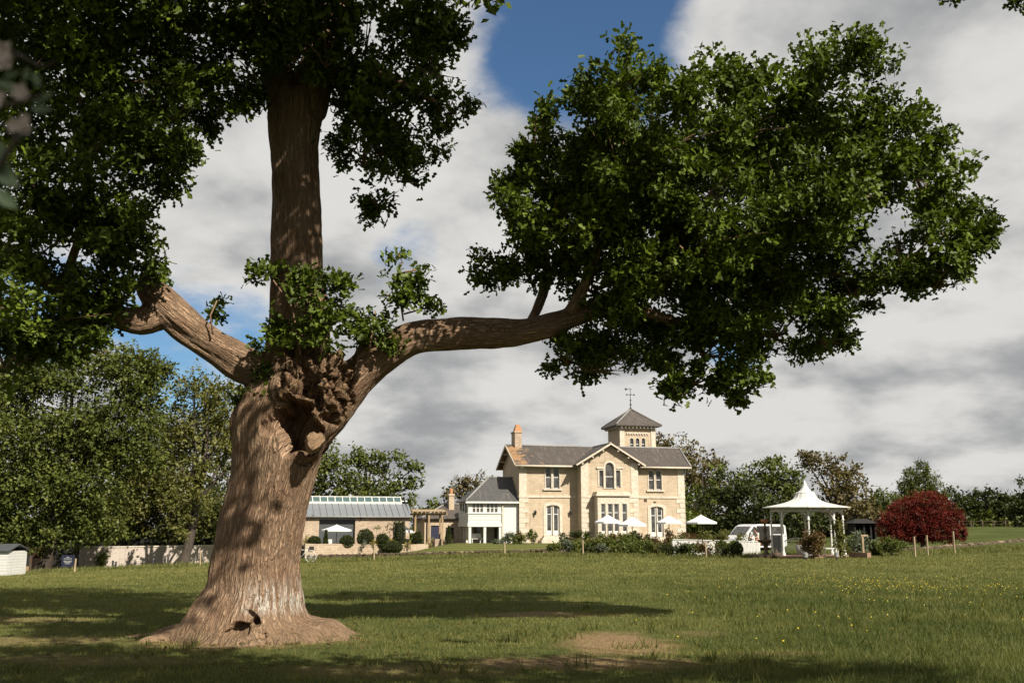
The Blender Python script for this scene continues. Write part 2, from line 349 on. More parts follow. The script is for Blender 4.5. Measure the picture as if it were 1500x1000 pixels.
# bare earth spots: x, y, half-length x, half-length y, strength
BARE = [(1.50, 14.8, 0.85, 1.7, 1.0), (0.7, 12.5, 1.7, 0.7, 0.9), (OAK.x, OAK.y - .25, 1.75, 1.55, 1.0), (0.6, 19.8, 1.4, 0.7, 0.7), (-1.2, 11.9, 1.6, .6, .55), (3.4, 13.6, 0.7, 0.35, .4), (-6.8, 15.0, 1.3, 0.7, .5), (-5.2, 12.8, 1.6, 0.6, .45), (-9.0, 18.5, 1.5, .8, .5), (2.9, 16.2, .5, .5, .35)]
def bare_np(x, y):
    b = np.zeros_like(x)
    for (bx, by, hx, hy, s) in BARE:
        d = np.sqrt(((x - bx) / hx) ** 2 + ((y - by) / hy) ** 2); b = np.maximum(b, s * sstep((1.25 - d) / 0.9))
    return b
def ground_mat():
    m, t, p, o = new_mat('meadow')
    pos = geoco(t); s = t.nodes.new('ShaderNodeSeparateXYZ'); t.links.new(pos, s.inputs[0])
    n1 = tnoise(t, pos, 0.16, 5, 0.6); n2 = tnoise(t, pos, 1.3, 5, 0.65); n3 = tnoise(t, pos, 14, 4, 0.7); n4 = tnoise(t, geoco(t, (.5, 2.2, 1)), 0.5, 4, .6)
    c = mixc(t, smooth(t, n1, .35, .65), (0.0403, 0.0551, 0.0128), (0.0916, 0.1000, 0.0294))
    c = mixc(t, smooth(t, n2, .40, .72, 0, .65), c, (0.0916, 0.0927, 0.0332))
    c = mixc(t, smooth(t, n4, .5, .72, 0, .55), c, (0.0232, 0.0406, 0.0089))
    c = mixc(t, smooth(t, n3, .35, .7, 0, .55), c, (0.0183, 0.0290, 0.0077))
    bare = None
    for (bx, by, hx, hy, st) in BARE:
        dx = M(t, 'DIVIDE', M(t, 'SUBTRACT', s.outputs[0], bx), hx); dy = M(t, 'DIVIDE', M(t, 'SUBTRACT', s.outputs[1], by), hy)
        d = M(t, 'SQRT', M(t, 'ADD', M(t, 'MULTIPLY', dx, dx), M(t, 'MULTIPLY', dy, dy)))
        d = M(t, 'ADD', d, M(t, 'ADD', M(t, 'MULTIPLY', M(t, 'SUBTRACT', n2, .5), 1.7), M(t, 'MULTIPLY', M(t, 'SUBTRACT', n3, .5), 1.1)))
        b = smooth(t, d, 0.6, 1.2, st, 0.0); bare = b if bare is None else M(t, 'MAXIMUM', bare, b)
    earth = mixc(t, smooth(t, n3, .32, .68), (0.1136, 0.0696, 0.0355), (0.2343, 0.1668, 0.0959))
    c = mixc(t, bare, c, earth)
    t.links.new(c, p.inputs['Base Color']); p.inputs['Roughness'].default_value = 1.0; p.inputs['Specular IOR Level'].default_value = 0.05
    bump(t, p, M(t, 'ADD', n3, M(t, 'MULTIPLY', n2, 1.5)), 0.6, 0.05)
    return m
ground = link('field', me, ground_mat()); tag(ground, 'rough grass field sloping from the oak to the garden', 'field', kind='structure')

# mown striped lawn in front of the house: a sheet just above the field
def lawn_mat():
    m, t, p, o = new_mat('striped_lawn')
    pos = geoco(t); s = t.nodes.new('ShaderNodeSeparateXYZ'); t.links.new(pos, s.inputs[0])
    w = M(t, 'SINE', M(t, 'MULTIPLY', M(t, 'ADD', s.outputs[1], M(t, 'MULTIPLY', s.outputs[0], 0.22)), 4.2))
    c = mixc(t, smooth(t, w, -.4, .4), (0.0604, 0.0745, 0.0185), (0.1172, 0.1172, 0.0391)); c = mixc(t, smooth(t, tnoise(t, pos, 5, 5, .7), .4, .7, 0, .5), c, (0.0852, 0.0781, 0.0284))
    t.links.new(c, p.inputs['Base Color']); p.inputs['Roughness'].default_value = 1; p.inputs['Specular IOR Level'].default_value = .05
    bump(t, p, tnoise(t, pos, 30, 3), .5, .03); return m
lm = MB(); xs = np.linspace(-16.5, 5, 44); ys = np.linspace(73.6, 86, 26)
vv = [(x, y, g(x, y) + .05) for y in ys for x in xs]
lm.add(vv, [(j * 44 + i, j * 44 + i + 1, (j + 1) * 44 + i + 1, (j + 1) * 44 + i) for j in range(25) for i in range(43)], True)
tag(lm.build('lawn', lawn_mat()), 'mown striped lawn in front of the stone house', 'lawn', kind='structure')

# ------------------------------------------------------------------ leaf cloud builder
SHAPES = {
    'oak': ([(0, 0, 0), (.34, .24, .05), (.48, .10, .02), (.74, .27, .05), (1, .02, -.08), (.74, -.27, .05), (.48, -.10, .02), (.34, -.24, .05)],
            [(0, 7, 6, 5, 4), (0, 4, 3, 2, 1)]),
    'quad': ([(0, 0, 0), (.55, -.30, .05), (1, 0, -.08), (.45, .30, .05)], [(0, 1, 2, 3)]),
    'long': ([(0, 0, 0), (.5, -.11, .05), (1, 0, -.12), (.5, .11, .05)], [(0, 1, 2, 3)]),
    'tuft': ([(0, -.05, 0), (0, .05, 0), (1, 0, 0)], [(0, 1, 2)]),
}
def unit(a): return a / np.maximum(np.linalg.norm(a, axis=1, keepdims=True), 1e-9)
def leaf_mesh(name, P, D, Nn, S, T, shape='quad'):
    tv, tf = SHAPES[shape]; tv = np.array(tv, float); k = len(tv); n = len(P)
    D = unit(D); B = unit(np.cross(Nn, D)); Nn = np.cross(D, B)
    V = P[:, None, :] + S[:, None, None] * (tv[None, :, 0:1] * D[:, None, :] + tv[None, :, 1:2] * B[:, None, :] + tv[None, :, 2:3] * Nn[:, None, :])
    me = bpy.data.meshes.new(name); me.vertices.add(n * k); me.vertices.foreach_set('co', V.astype(np.float32).ravel())
    base = (np.arange(n) * k)[:, None]
    loops = np.concatenate([np.array(f)[None, :] + base for f in tf], 1)
    tot = [len(f) for f in tf]; per = sum(tot)
    me.loops.add(n * per); me.loops.foreach_set('vertex_index', loops.astype(np.int32).ravel())
    st = np.concatenate([[0], np.cumsum(tot)[:-1]]); starts = (np.arange(n)[:, None] * per + st[None, :]).ravel()
    me.polygons.add(n * len(tf)); me.polygons.foreach_set('loop_start', starts.astype(np.int32)); me.polygons.foreach_set('loop_total', np.tile(tot, n).astype(np.int32))
    a = me.attributes.new('tint', 'FLOAT', 'FACE'); a.data.foreach_set('value', np.repeat(np.clip(T, 0, 1), len(tf)).astype(np.float32))
    me.update(calc_edges=True)
    return me
COUNT = []
def rdirs(n): return unit(rng.normal(size=(n, 3)))
def crown_points(blobs, density, twig, per, shell=0.5, up=0.35, droop=0.0, sub=0.34, gate=0.0, cl=9):
    """blobs: (centre xyz, radii xyz). Leaves hang in twigs, twigs in clumps, clumps fill the blob."""
    P, D, T = [], [], []
    for c, r in blobs:
        c = np.array(c); r = np.array(r)
        nt_ = max(4, int(density * (r[0] * r[2] + .5 * r[1] * (r[0] + r[2])) ))
        nc = max(3, int(nt_ / cl))
        dirs = rdirs(nc); rad = (shell + (1.02 - shell) * rng.random(nc) ** 0.7)[:, None]
        cc = dirs * rad                                    # clump centres in the unit ball
        ctint = rng.normal(0, .12, nc)
        pick = rng.integers(0, nc, nt_)
        q = cc[pick] + np.clip(rng.normal(size=(nt_, 3)), -1.7, 1.7) * sub * np.array([1, 1, .7])
        q *= np.minimum(1, 1.12 / np.maximum(np.linalg.norm(q, axis=1, keepdims=True), 1e-6))
        tw = c + q * r
        if gate:
            keep = np.array([mnoise.noise(Vector(w) * 1.1) for w in tw]) > -gate; tw = tw[keep]; q = q[keep]; pick = pick[keep]
        m = len(tw); out = unit(q * r + 1e-6)
        td = unit(out * .7 + rdirs(m) * .7 + np.array([0, 0, up - droop]))
        tp = np.repeat(tw, per, 0); tdd = np.repeat(td, per, 0)
        along = rng.random(m * per)[:, None]
        P.append(tp + tdd * (along - .5) * twig + rng.normal(size=(m * per, 3)) * twig * .22)
        D.append(unit(tdd * .6 + rdirs(m * per) * .9 + np.array([0, 0, -.10 - droop])))
        T.append(np.clip(.45 + np.repeat(ctint[pick], per) + rng.normal(0, .18, m * per), 0, 1))
    P = np.concatenate(P); D = np.concatenate(D); T = np.concatenate(T)
    Nn = unit(rdirs(len(P)) * .8 + np.array([0.12, -.12, .75]))
    return P, D, Nn, T
def foliage(name, mat, parent, blobs, size, density, twig=None, per=7, shape='quad', loc=None, **kw):
    P, D, Nn, T = crown_points(blobs, density, twig or size * 1.6, per, **kw)
    if loc is not None: P = P - np.array(loc)
    S = size * rng.uniform(.65, 1.2, len(P)); COUNT.append((name, len(P)))
    o = link(name, leaf_mesh(name, P, D, Nn, S, T, shape), MT[mat] if isinstance(mat, str) else mat, parent); o['kind'] = 'stuff'
    return o

# ------------------------------------------------------------------ grass of the field
def grass():
    n = 450000
    y = np.exp(rng.uniform(math.log(7.5), math.log(73), n)); x = rng.uniform(-1, 1, n) * (.57 * y + 3.0)
    keep = ((x - OAK.x) ** 2 + (y - OAK.y) ** 2 > 1.0)
    nz = np.array([mnoise.noise(Vector((a * .35, b * .35, 3))) for a, b in zip(x[::1], y[::1])])
    nz2 = np.array([mnoise.noise(Vector((a * 1.6, b * 1.6, 9))) for a, b in zip(x, y)])
    bare = bare_np(x, y); keep &= rng.random(n) > bare * .50 + .3 * nz2 * (bare > .05)
    x, y, nz, nz2, bare = x[keep], y[keep], nz[keep], nz2[keep], bare[keep]; n = len(x)
    z = gz(x, y) - .005
    lush = sstep((x - .08 * y - .6) / 3.0) * sstep((40 - y) / 16)           # long grass to the right
    mow = sstep((y - 30) / 20)
    h = (.035 + .03 * rng.random(n)) * (1 + .9 * lush + .5 * np.clip(nz2, 0, 1)) * (1 + .5 * mow)
    tall = rng.random(n) < .02 + .05 * lush; h[tall] *= 1.8
    edge = (y > 63) & (y < 71) ; h[edge] *= 2.0 + 2.2 * rng.random(edge.sum()) * (nz2[edge] > -.1)
    h *= 1 - .55 * bare
    w = np.clip(.0075 * (y / 12), .006, .05)
    D = np.stack([rng.normal(0, .45, n), rng.normal(0, .45, n), np.ones(n)], 1)
    B = rdirs(n); B[:, 2] = 0
    tint = np.clip(.53 + .30 * nz + .25 * nz2 - .28 * lush + .12 * mow + rng.normal(0, .16, n) - .25 * (edge * 1.0) + .45 * bare, 0, 1)
    D = unit(D); B = unit(np.cross(D, B)); P = np.stack([x, y, z], 1)
    V = np.stack([P - B * w[:, None] * .5, P + B * w[:, None] * .5, P + D * h[:, None]], 1)
    me = bpy.data.meshes.new('grass'); me.vertices.add(n * 3); me.vertices.foreach_set('co', V.astype(np.float32).ravel())
    me.loops.add(n * 3); me.loops.foreach_set('vertex_index', np.arange(n * 3, dtype=np.int32))
    me.polygons.add(n); me.polygons.foreach_set('loop_start', np.arange(0, n * 3, 3, dtype=np.int32)); me.polygons.foreach_set('loop_total', np.full(n, 3, np.int32))
    me.attributes.new('tint', 'FLOAT', 'FACE').data.foreach_set('value', tint.astype(np.float32)); me.update(calc_edges=True)
    tag(link('grass', me, MT['grass_blade']), 'green and straw coloured grass blades covering the field', 'grass', kind='stuff')
grass()
def buttercups():
    mb = MB(); r = random.Random(4)
    for i in range(330):
        if i < 250: y = r.gauss(30, 4.0); x = r.gauss(11.3, 1.6)
        else: y = r.uniform(14, 40); x = r.uniform(.1, .5) * y
        z = g(x, y) + r.uniform(.07, .13); s = r.uniform(.006, .012)
        mb.add([(x - s, y - s * .5, z), (x + s, y - s * .5, z), (x + s, y + s, z + s), (x - s, y + s, z + s)], [(0, 1, 2, 3)])
    tag(mb.build('buttercups', MT['buttercup']), 'scattered small yellow buttercups in the long grass', 'flowers', kind='stuff')
buttercups()

# ------------------------------------------------------------------ the oak
OY = 15.7
def limb(pts):
    """pts: (px, py, radius in pixels, distance Y) -> list of (Vector, radius in metres)"""
    out = []
    for px, py, r, Y in pts: p = at(px, py, Y); out.append((p, r * mpp(Y, p.z)))
    return out
LIMBS = [
    limb([(368, 955, 165, OY), (367, 934, 138, OY), (366, 920, 112, OY), (366, 908, 98, OY), (367, 896, 88, OY), (370, 880, 79, OY), (373, 864, 72, OY), (375, 832, 66, OY), (380, 800, 62, OY), (384, 768, 61, OY), (390, 736, 60, OY), (398, 704, 61, OY), (404, 672, 64, OY), (409, 640, 69, OY), (414, 612, 70, OY), (424, 580, 64, OY), (430, 550, 54, OY), (435, 520, 47, OY), (438, 480, 42, OY), (438, 430, 39, OY), (438, 380, 37, OY), (436, 300, 34, OY), (433, 210, 33, OY), (434, 165, 37, OY), (436, 140, 36, OY)]),
    limb([(424, 165, 28, OY), (408, 115, 24, OY - .1), (392, 60, 21, OY - .3), (376, 0, 19, OY - .6), (355, -90, 17, OY - 1.0), (330, -220, 13, OY - 1.6), (300, -330, 8, OY - 2)]),
    limb([(446, 165, 30, OY), (462, 110, 28, OY), (478, 50, 26, OY + .2), (495, -30, 23, OY + .3), (512, -150, 18, OY + .5), (540, -300, 11, OY + .6)]),
    limb([(425, 690, 18, OY - .05), (448, 645, 30, OY - .05), (474, 608, 35, OY - .08), (494, 586, 33, OY - .1), (512, 566, 30, OY - .1), (538, 540, 28, OY - .1), (566, 517, 27, OY - .1), (602, 497, 26, OY - .1), (640, 491, 24.5, OY), (680, 488, 23.5, OY), (730, 488, 21.5, OY), (772, 485, 19.5, OY), (830, 468, 17, OY), (900, 438, 14, OY + .2), (980, 402, 11, OY + .3), (1060, 362, 9, OY + .3), (1150, 322, 7, OY + .2), (1250, 292, 5, OY), (1340, 290, 3, OY - .3)]),
    limb([(830, 468, 11, OY), (868, 390, 9, OY - .5), (890, 290, 7, OY - .8), (905, 190, 5, OY - .9), (915, 110, 2.5, OY - 1)]),
    limb([(900, 438, 10, OY), (985, 470, 8, OY + .4), (1070, 490, 6, OY + .7), (1150, 490, 3, OY + .8)]),
    limb([(980, 402, 9, OY), (1040, 290, 7, OY + .8), (1120, 190, 5, OY + 1.2), (1200, 120, 2.5, OY + 1.4)]),
    limb([(772, 485, 9, OY), (800, 410, 7.5, OY + .6), (795, 320, 6, OY + 1), (800, 240, 3, OY + 1.2)]),
    limb([(1060, 362, 7, OY), (1160, 400, 5, OY + .3), (1270, 400, 4, OY + .2), (1370, 400, 2, OY)]),
    limb([(408, 570, 38, OY - .05), (380, 546, 29, OY - .15), (345, 527, 26, OY - .25), (310, 505, 25, OY - .35), (275, 480, 26, OY - .45), (246, 453, 25, OY - .55), (226, 430, 22, OY - .6), (212, 416, 17, OY - .62), (205, 411, 12, OY - .62)]),
    limb([(240, 456, 21, OY - .5), (205, 470, 21, OY - .7), (160, 458, 17, OY - 1.0), (90, 425, 14, OY - 1.5), (10, 368, 12, OY - 2.0), (-90, 330, 9, OY - 2.6), (-200, 300, 6, OY - 3)]),
    limb([(90, 425, 8, OY - 1.5), (120, 330, 7, OY - 1.9), (130, 230, 6, OY - 2.2), (110, 120, 4, OY - 2.5)]),
    limb([(392, 60, 11, OY - .3), (340, 36, 9, OY - .5), (285, 42, 8.5, OY - .8), (252, 34, 9, OY - 1), (238, 14, 7, OY - 1.1), (230, -30, 6, OY - 1.3), (200, -120, 4, OY - 1.6)]),
    limb([(462, 110, 12, OY), (520, 100, 9, OY - .4), (580, 120, 7, OY - .7), (640, 150, 4, OY - .9)]),
    limb([(470, 80, 10, OY), (540, 200, 5, OY + .5), (575, 260, 3, OY + .6)]),
    # burl, broken snag, shoulder lumps
    limb([(425, 700, 14, OY - .15), (432, 668, 26, OY - .28), (440, 640, 34, OY - .38), (462, 600, 34, OY - .42), (478, 565, 28, OY - .42), (487, 538, 23, OY - .42), (486, 518, 16, OY - .40), (480, 512, 9, OY - .4)]),
    limb([(428, 650, 12, OY - .25), (430, 620, 20, OY - .4), (430, 600, 26, OY - .5), (418, 570, 24, OY - .55), (425, 548, 15, OY - .5)]),
    limb([(374, 690, 12, OY - .1), (366, 655, 20, OY - .15), (362, 625, 26, OY - .2), (366, 604, 22, OY - .2), (372, 596, 12, OY - .2)]),
    limb([(452, 655, 22, OY - .35), (459, 647, 16, OY - .62), (462, 645, 15, OY - .82)]),
    limb([(450, 690, 8, OY - .15), (460, 662, 13, OY - .25), (466, 640, 16, OY - .30), (474, 620, 18, OY - .42), (476, 606, 12, OY - .42)]),
    limb([(540, 560, 8, OY - .1), (530, 520, 12, OY - .15), (545, 500, 9, OY - .15), (552, 490, 6, OY - .15)]),
]
NROOT = len(LIMBS)
for k, (ang, ln, r0, zz_) in enumerate([(188, 1.75, .34, .16), (210, 1.5, .33, .2), (238, 1.1, .30, .22), (268, .98, .32, .2), (298, 1.05, .30, .2), (328, 1.30, .30, .18), (354, 1.65, .28, .12), (25, 1.5, .3, .15), (70, 1.5, .3, .15), (120, 1.5, .3, .15), (160, 1.6, .3, .15)]):
    a = R(ang); pts = []
    for u in (0.12, .4, .7, 1.0, 1.18):
        wob = .08 * math.sin(k * 2.1 + u * 4)
        px_, py_ = OAK.x + math.cos(a + wob) * ln * .9 * u, OAK.y + math.sin(a + wob) * ln * .9 * u
        pts.append((Vector((px_, py_, g(px_, py_) + zz_ * max(0, 1 - u) ** 1.3 - .05 * u)), r0 * (1.0 - .72 * u) + .03))
    LIMBS.append(pts)
def densify(l, step=.12):
    out = []
    for (p, r), (q, s) in zip(l[:-1], l[1:]):
        n = max(1, int((q - p).length / step))
        out += [(p.lerp(q, i / n), r + (s - r) * i / n) for i in range(n)]
    return out + [l[-1]]
def catmull(l):
    out = []
    for i in range(len(l) - 1):
        p0, p1, p2, p3 = l[max(i - 1, 0)], l[i], l[i + 1], l[min(i + 2, len(l) - 1)]
        for u in (0, .25, .5, .75):
            f = lambda a, b, c, d: .5 * ((2 * b) + (c - a) * u + (2 * a - 5 * b + 4 * c - d) * u * u + (3 * b - a - 3 * c + d) * u ** 3)
            out.append((f(p0[0], p1[0], p2[0], p3[0]), max(.01, f(p0[1], p1[1], p2[1], p3[1]))))
    return out + [l[-1]]
mb = MB(); segA, segB, segS = [], [], []; LST = []
for li, l in enumerate(LIMBS):
    LST.append(len(segA))
    c = catmull(l); mb.tube([p for p, r in c], [r for p, r in c], 20)
    s = 0
    for (p, r), (q, r2) in zip(c[:-1], c[1:]):
        segA.append((*p, r)); segB.append((*q, r2)); segS.append(s); s += (q - p).length
tmp = mb.build('oak_tmp', None)
md = tmp.modifiers.new('r', 'REMESH'); md.mode = 'VOXEL'; md.voxel_size = .028
md = tmp.modifiers.new('s', 'SMOOTH'); md.factor = .5; md.iterations = 7
dg = bpy.context.evaluated_depsgraph_get(); ev = tmp.evaluated_get(dg); me = bpy.data.meshes.new_from_object(ev)
tme = tmp.data; bpy.data.objects.remove(tmp); bpy.data.meshes.remove(tme)
nv = len(me.vertices); V = np.empty(nv * 3, np.float32); me.vertices.foreach_get('co', V); V = V.reshape(-1, 3).astype(float)
NO = np.empty(nv * 3, np.float32); me.vertices.foreach_get('normal', NO); NO = NO.reshape(-1, 3).astype(float)
A = np.array(segA); Bs = np.array(segB); AB = Bs[:, :3] - A[:, :3]; L2 = (AB ** 2).sum(1) + 1e-9; SS = np.array(segS)
best = np.full(nv, 1e9); bi = np.zeros(nv, int); bt = np.zeros(nv)
for li, (i0, i1) in enumerate(zip(LST, LST[1:] + [len(A)])):
    ld = np.full(nv, 1e9); lr = np.ones(nv); lix = np.zeros(nv, int); lt = np.zeros(nv)
    for i in range(i0, i1):
        t_ = np.clip(((V - A[i, :3]) @ AB[i]) / L2[i], 0, 1); d = np.linalg.norm(V - (A[i, :3] + t_[:, None] * AB[i]), axis=1)
        k = d < ld; ld[k] = d[k]; lix[k] = i; lt[k] = t_[k]; lr[k] = (A[i, 3] + (Bs[i, 3] - A[i, 3]) * t_)[k]
    q = ld / lr * (1.0 if li < NROOT else 1.2); k = q < best; best[k] = q[k]; bi[k] = lix[k]; bt[k] = lt[k]
ax = unit(AB)[bi]; cen = A[bi, :3] + bt[:, None] * AB[bi]; rad = A[bi, 3] + (Bs[bi, 3] - A[bi, 3]) * bt; sl_ = SS[bi] + bt * np.sqrt(L2[bi])
ref = np.array([0.0, -1.0, 0.0]); fr = unit(ref - ax * (ax @ ref)[:, None]); fb = np.cross(ax, fr)
MAXL = np.array([li for li, (i0, i1) in enumerate(zip(LST, LST[1:] + [len(A)])) for _ in range(i1 - i0)])
li_v = MAXL[bi]; lowv = (V[:, 2] - OAK.z < .8) & ((V[:, 0] - OAK.x) ** 2 + (V[:, 1] - OAK.y) ** 2 < 9)
foot = lowv | (li_v == 0)
hd = np.hypot(V[:, 0] - OAK.x, V[:, 1] - OAK.y)
tp = np.array([(p.x, p.y, p.z) for p, r in catmull(LIMBS[0])]); tp = tp[np.argsort(tp[:, 2])]
cen[foot] = np.stack([np.interp(V[foot, 2], tp[:, 2], tp[:, 0]), np.interp(V[foot, 2], tp[:, 2], tp[:, 1]), V[foot, 2]], 1); ax[foot] = (0, 0, 1); fr[foot] = ref; fb[foot] = np.cross((0, 0, 1), ref)
dcen = np.linalg.norm(V - cen, axis=1); sl_[foot] = V[foot, 2] - OAK.z + .35 - np.maximum(0, dcen[foot] - .72) * .9
off = V - cen; ca = (off * fr).sum(1); sa = (off * fb).sum(1); phi = np.arctan2(sa, ca)
rad[foot] = .62
disp = np.zeros(nv)
for i in range(nv):
    v = V[i]; r = rad[i]
    lump = mnoise.noise(Vector((v[0] * 1.6, v[1] * 1.6, v[2] * .8))) * .055 * min(1, r / .3)
    flute = mnoise.noise(Vector((math.cos(phi[i]) * 1.9, math.sin(phi[i]) * 1.9, sl_[i] * .35))) * .06 * min(1, (r / .5) ** 1.5)
    ridge = abs(mnoise.noise(Vector((math.cos(phi[i]) * r * 13, math.sin(phi[i]) * r * 13, sl_[i] * 2.2)))) * .030 * min(1, r / .25)
    disp[i] = lump + flute + ridge - .008
V2 = V + NO * disp[:, None]
# torn, hollowed burl: broken edges round the snag, a deep cavity under it, a small split at the foot
def hollow(px, py, rx, rz, depth, tilt=0.0, rag=.3):
    c = at(px, py, OY - .6); sx = rx * mpp(OY); sz = rz * mpp(OY)
    dx = (V2[:, 0] - c.x); dz = (V2[:, 2] - c.z); u = dx * math.cos(tilt) + dz * math.sin(tilt); w = -dx * math.sin(tilt) + dz * math.cos(tilt)
    q = np.sqrt((u / sx) ** 2 + (w / sz) ** 2) + rag * np.array([mnoise.noise(Vector(v) * 4.5) for v in V2])
    V2[:, 1] += depth * sstep((1.1 - q) / .45) * (NO[:, 1] < .25) * (V2[:, 1] < OY)
hollow(436, 625, 30, 44, .95, .25); hollow(398, 632, 12, 22, .14, .5, .8); hollow(452, 566, 9, 17, .20, -.5, .5); hollow(470, 590, 8, 18, .2, .2, .5);
hollow(364, 916, 15, 12, .28, .3, 1.3); hollow(376, 902, 6, 13, .10, .7, .9); hollow(398, 926, 3, 9, .10, .2, .9)
sn = (np.abs(V2[:, 0] - at(474, 560, OY).x) < .55) & (V2[:, 2] > at(474, 625, OY).z) & (V2[:, 2] < at(474, 505, OY).z) & (V2[:, 1] < OY - .25)
for i in np.nonzero(sn)[0]:
    v = Vector(V2[i]); n1 = mnoise.cell(Vector((v.x * 11 + v.z * 5, v.y * 3, v.z * 5.5))); n2 = mnoise.noise(v * 9)
    V2[i] += NO[i] * ((n1 - .5) * .13 + n2 * .06)
me.vertices.foreach_set('co', V2.astype(np.float32).ravel())
a = me.attributes.new('bark', 'FLOAT_VECTOR', 'POINT'); bk = np.stack([np.cos(phi) * rad, np.sin(phi) * rad, sl_], 1); a.data.foreach_set('vector', bk.astype(np.float32).ravel())
zrel = V2[:, 2] - OAK.z
torn = np.zeros(nv); torn[sn] = .9
a = me.attributes.new('torn', 'FLOAT', 'POINT'); a.data.foreach_set('value', torn.astype(np.float32))
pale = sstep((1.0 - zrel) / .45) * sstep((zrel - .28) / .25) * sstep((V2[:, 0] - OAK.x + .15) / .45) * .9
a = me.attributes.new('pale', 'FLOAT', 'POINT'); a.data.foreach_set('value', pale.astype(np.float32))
earth_ = sstep((.42 - zrel) / .35)
a = me.attributes.new('earth', 'FLOAT', 'POINT'); a.data.foreach_set('value', earth_.astype(np.float32))
me.polygons.foreach_set('use_smooth', np.ones(len(me.polygons), bool)); me.materials.clear(); me.update()
def bark_mat():
    m, t, p, o = new_mat('oak_bark')
    at_ = t.nodes.new('ShaderNodeAttribute'); at_.attribute_name = 'bark'
    def att(n): x = t.nodes.new('ShaderNodeAttribute'); x.attribute_name = n; return x.outputs['Fac']
    mp = t.nodes.new('ShaderNodeMapping'); mp.inputs['Scale'].default_value = (1, 1, .12); t.links.new(at_.outputs['Vector'], mp.inputs[0])
    def furrow(scale, width):
        n = tnoise(t, mp.outputs[0], scale, 3, .55, .4); return smooth(t, M(t, 'ABSOLUTE', M(t, 'SUBTRACT', n, .5)), 0.0, width)
    ridge = M(t, 'MULTIPLY', furrow(15.0, .10), M(t, 'ADD', M(t, 'MULTIPLY', furrow(38.0, .08), .6), .4))
    n1 = tnoise(t, mp.outputs[0], 26, 6, .65); n2 = tnoise(t, geoco(t), 2.0, 5, .6); n3 = tnoise(t, geoco(t), 34, 4, .6)
    c = mixc(t, n1, (0.2182, 0.1368, 0.0865), (0.4459, 0.3103, 0.2036))
    c = mixc(t, smooth(t, n2, .38, .68, 0, .5), c, (0.2133, 0.1141, 0.0637))
    c = mixc(t, smooth(t, ridge, 0, .9, .62, 0), c, (0.0727, 0.0439, 0.0272))
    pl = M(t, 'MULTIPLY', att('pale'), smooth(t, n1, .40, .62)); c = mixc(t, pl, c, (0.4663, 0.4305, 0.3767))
    er = M(t, 'MULTIPLY', att('earth'), smooth(t, n2, .2, .7, .5, 1)); c = mixc(t, er, c, mixc(t, n3, (0.1140, 0.0722, 0.0418), (0.2204, 0.1520, 0.0950)))
    tn = att('torn'); wood = mixc(t, n3, (0.1672, 0.0950, 0.0494), (0.3040, 0.2052, 0.1254)); wood = mixc(t, smooth(t, n1, .48, .62), wood, (0.0760, 0.0418, 0.0228)); c = mixc(t, tn, c, wood)
    t.links.new(c, p.inputs['Base Color']); p.inputs['Roughness'].default_value = .95; p.inputs['Specular IOR Level'].default_value = .15
    bump(t, p, M(t, 'ADD', M(t, 'ADD', M(t, 'MULTIPLY', ridge, 1.0), M(t, 'MULTIPLY', n1, .6)), M(t, 'MULTIPLY', M(t, 'MULTIPLY', n3, tn), 1.5)), 1.0, .035)
    return m
MT['bark'] = bark_mat()
oak = thing('oak_tree', 'massive old oak with broken burl and one long limb reaching over the field', 'tree', OAK)
def reloc(me, loc):
    me.transform(Matrix.Translation(-Vector(loc))); return me
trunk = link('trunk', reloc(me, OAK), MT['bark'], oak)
# sawn face of the cut limb
sp_ = at(461.5, 645, OY - .95)
mb = MB(); face = []
for k in range(14):
    a = 2 * math.pi * k / 14; rr = .128 * (1 + .14 * math.sin(3 * a + 1) + .05 * math.cos(7 * a)); face.append((rr * math.cos(a) * .95, -.02 - .03 * math.cos(a), rr * math.sin(a)))
mb.add(face + [(x * 1.1, y + .28, z * 1.1) for x, y, z in face] + [(0, -.035, 0)], [(k, (k + 1) % 14, 28) for k in range(14)] + [(k, k + 14, (k + 1) % 14 + 14, (k + 1) % 14) for k in range(14)])
def cut_mat():
    m, t, p, o = new_mat('sawn_oak'); co = objco(t); n = tnoise(t, co, 14, 5); n2 = tnoise(t, co, 40, 3)
    s = t.nodes.new('ShaderNodeSeparateXYZ'); t.links.new(co, s.inputs[0]); an = M(t, 'ARCTAN2', s.outputs[2], s.outputs[0]); cr = M(t, 'ABSOLUTE', M(t, 'SINE', M(t, 'ADD', M(t, 'MULTIPLY', an, 2.5), M(t, 'MULTIPLY', n, 2.5))))
    c = mixc(t, n2, (0.1560, 0.0930, 0.0480), (0.2520, 0.1680, 0.0960)); c = mixc(t, smooth(t, n, .45, .65, 0, .6), c, (0.1200, 0.0660, 0.0330)); c = mixc(t, smooth(t, cr, 0, .16, .85, 0), c, (0.0300, 0.0168, 0.0090)); t.links.new(c, p.inputs['Base Color']); p.inputs['Roughness'].default_value = .9; bump(t, p, n2, .6, .01); return m
st_ = mb.build('sawn_stub', cut_mat(), oak); st_.location = sp_ - OAK; st_.rotation_euler = (R(-8), 0, R(16)); st_['label'] = 'orange brown sawn end of a cut limb'

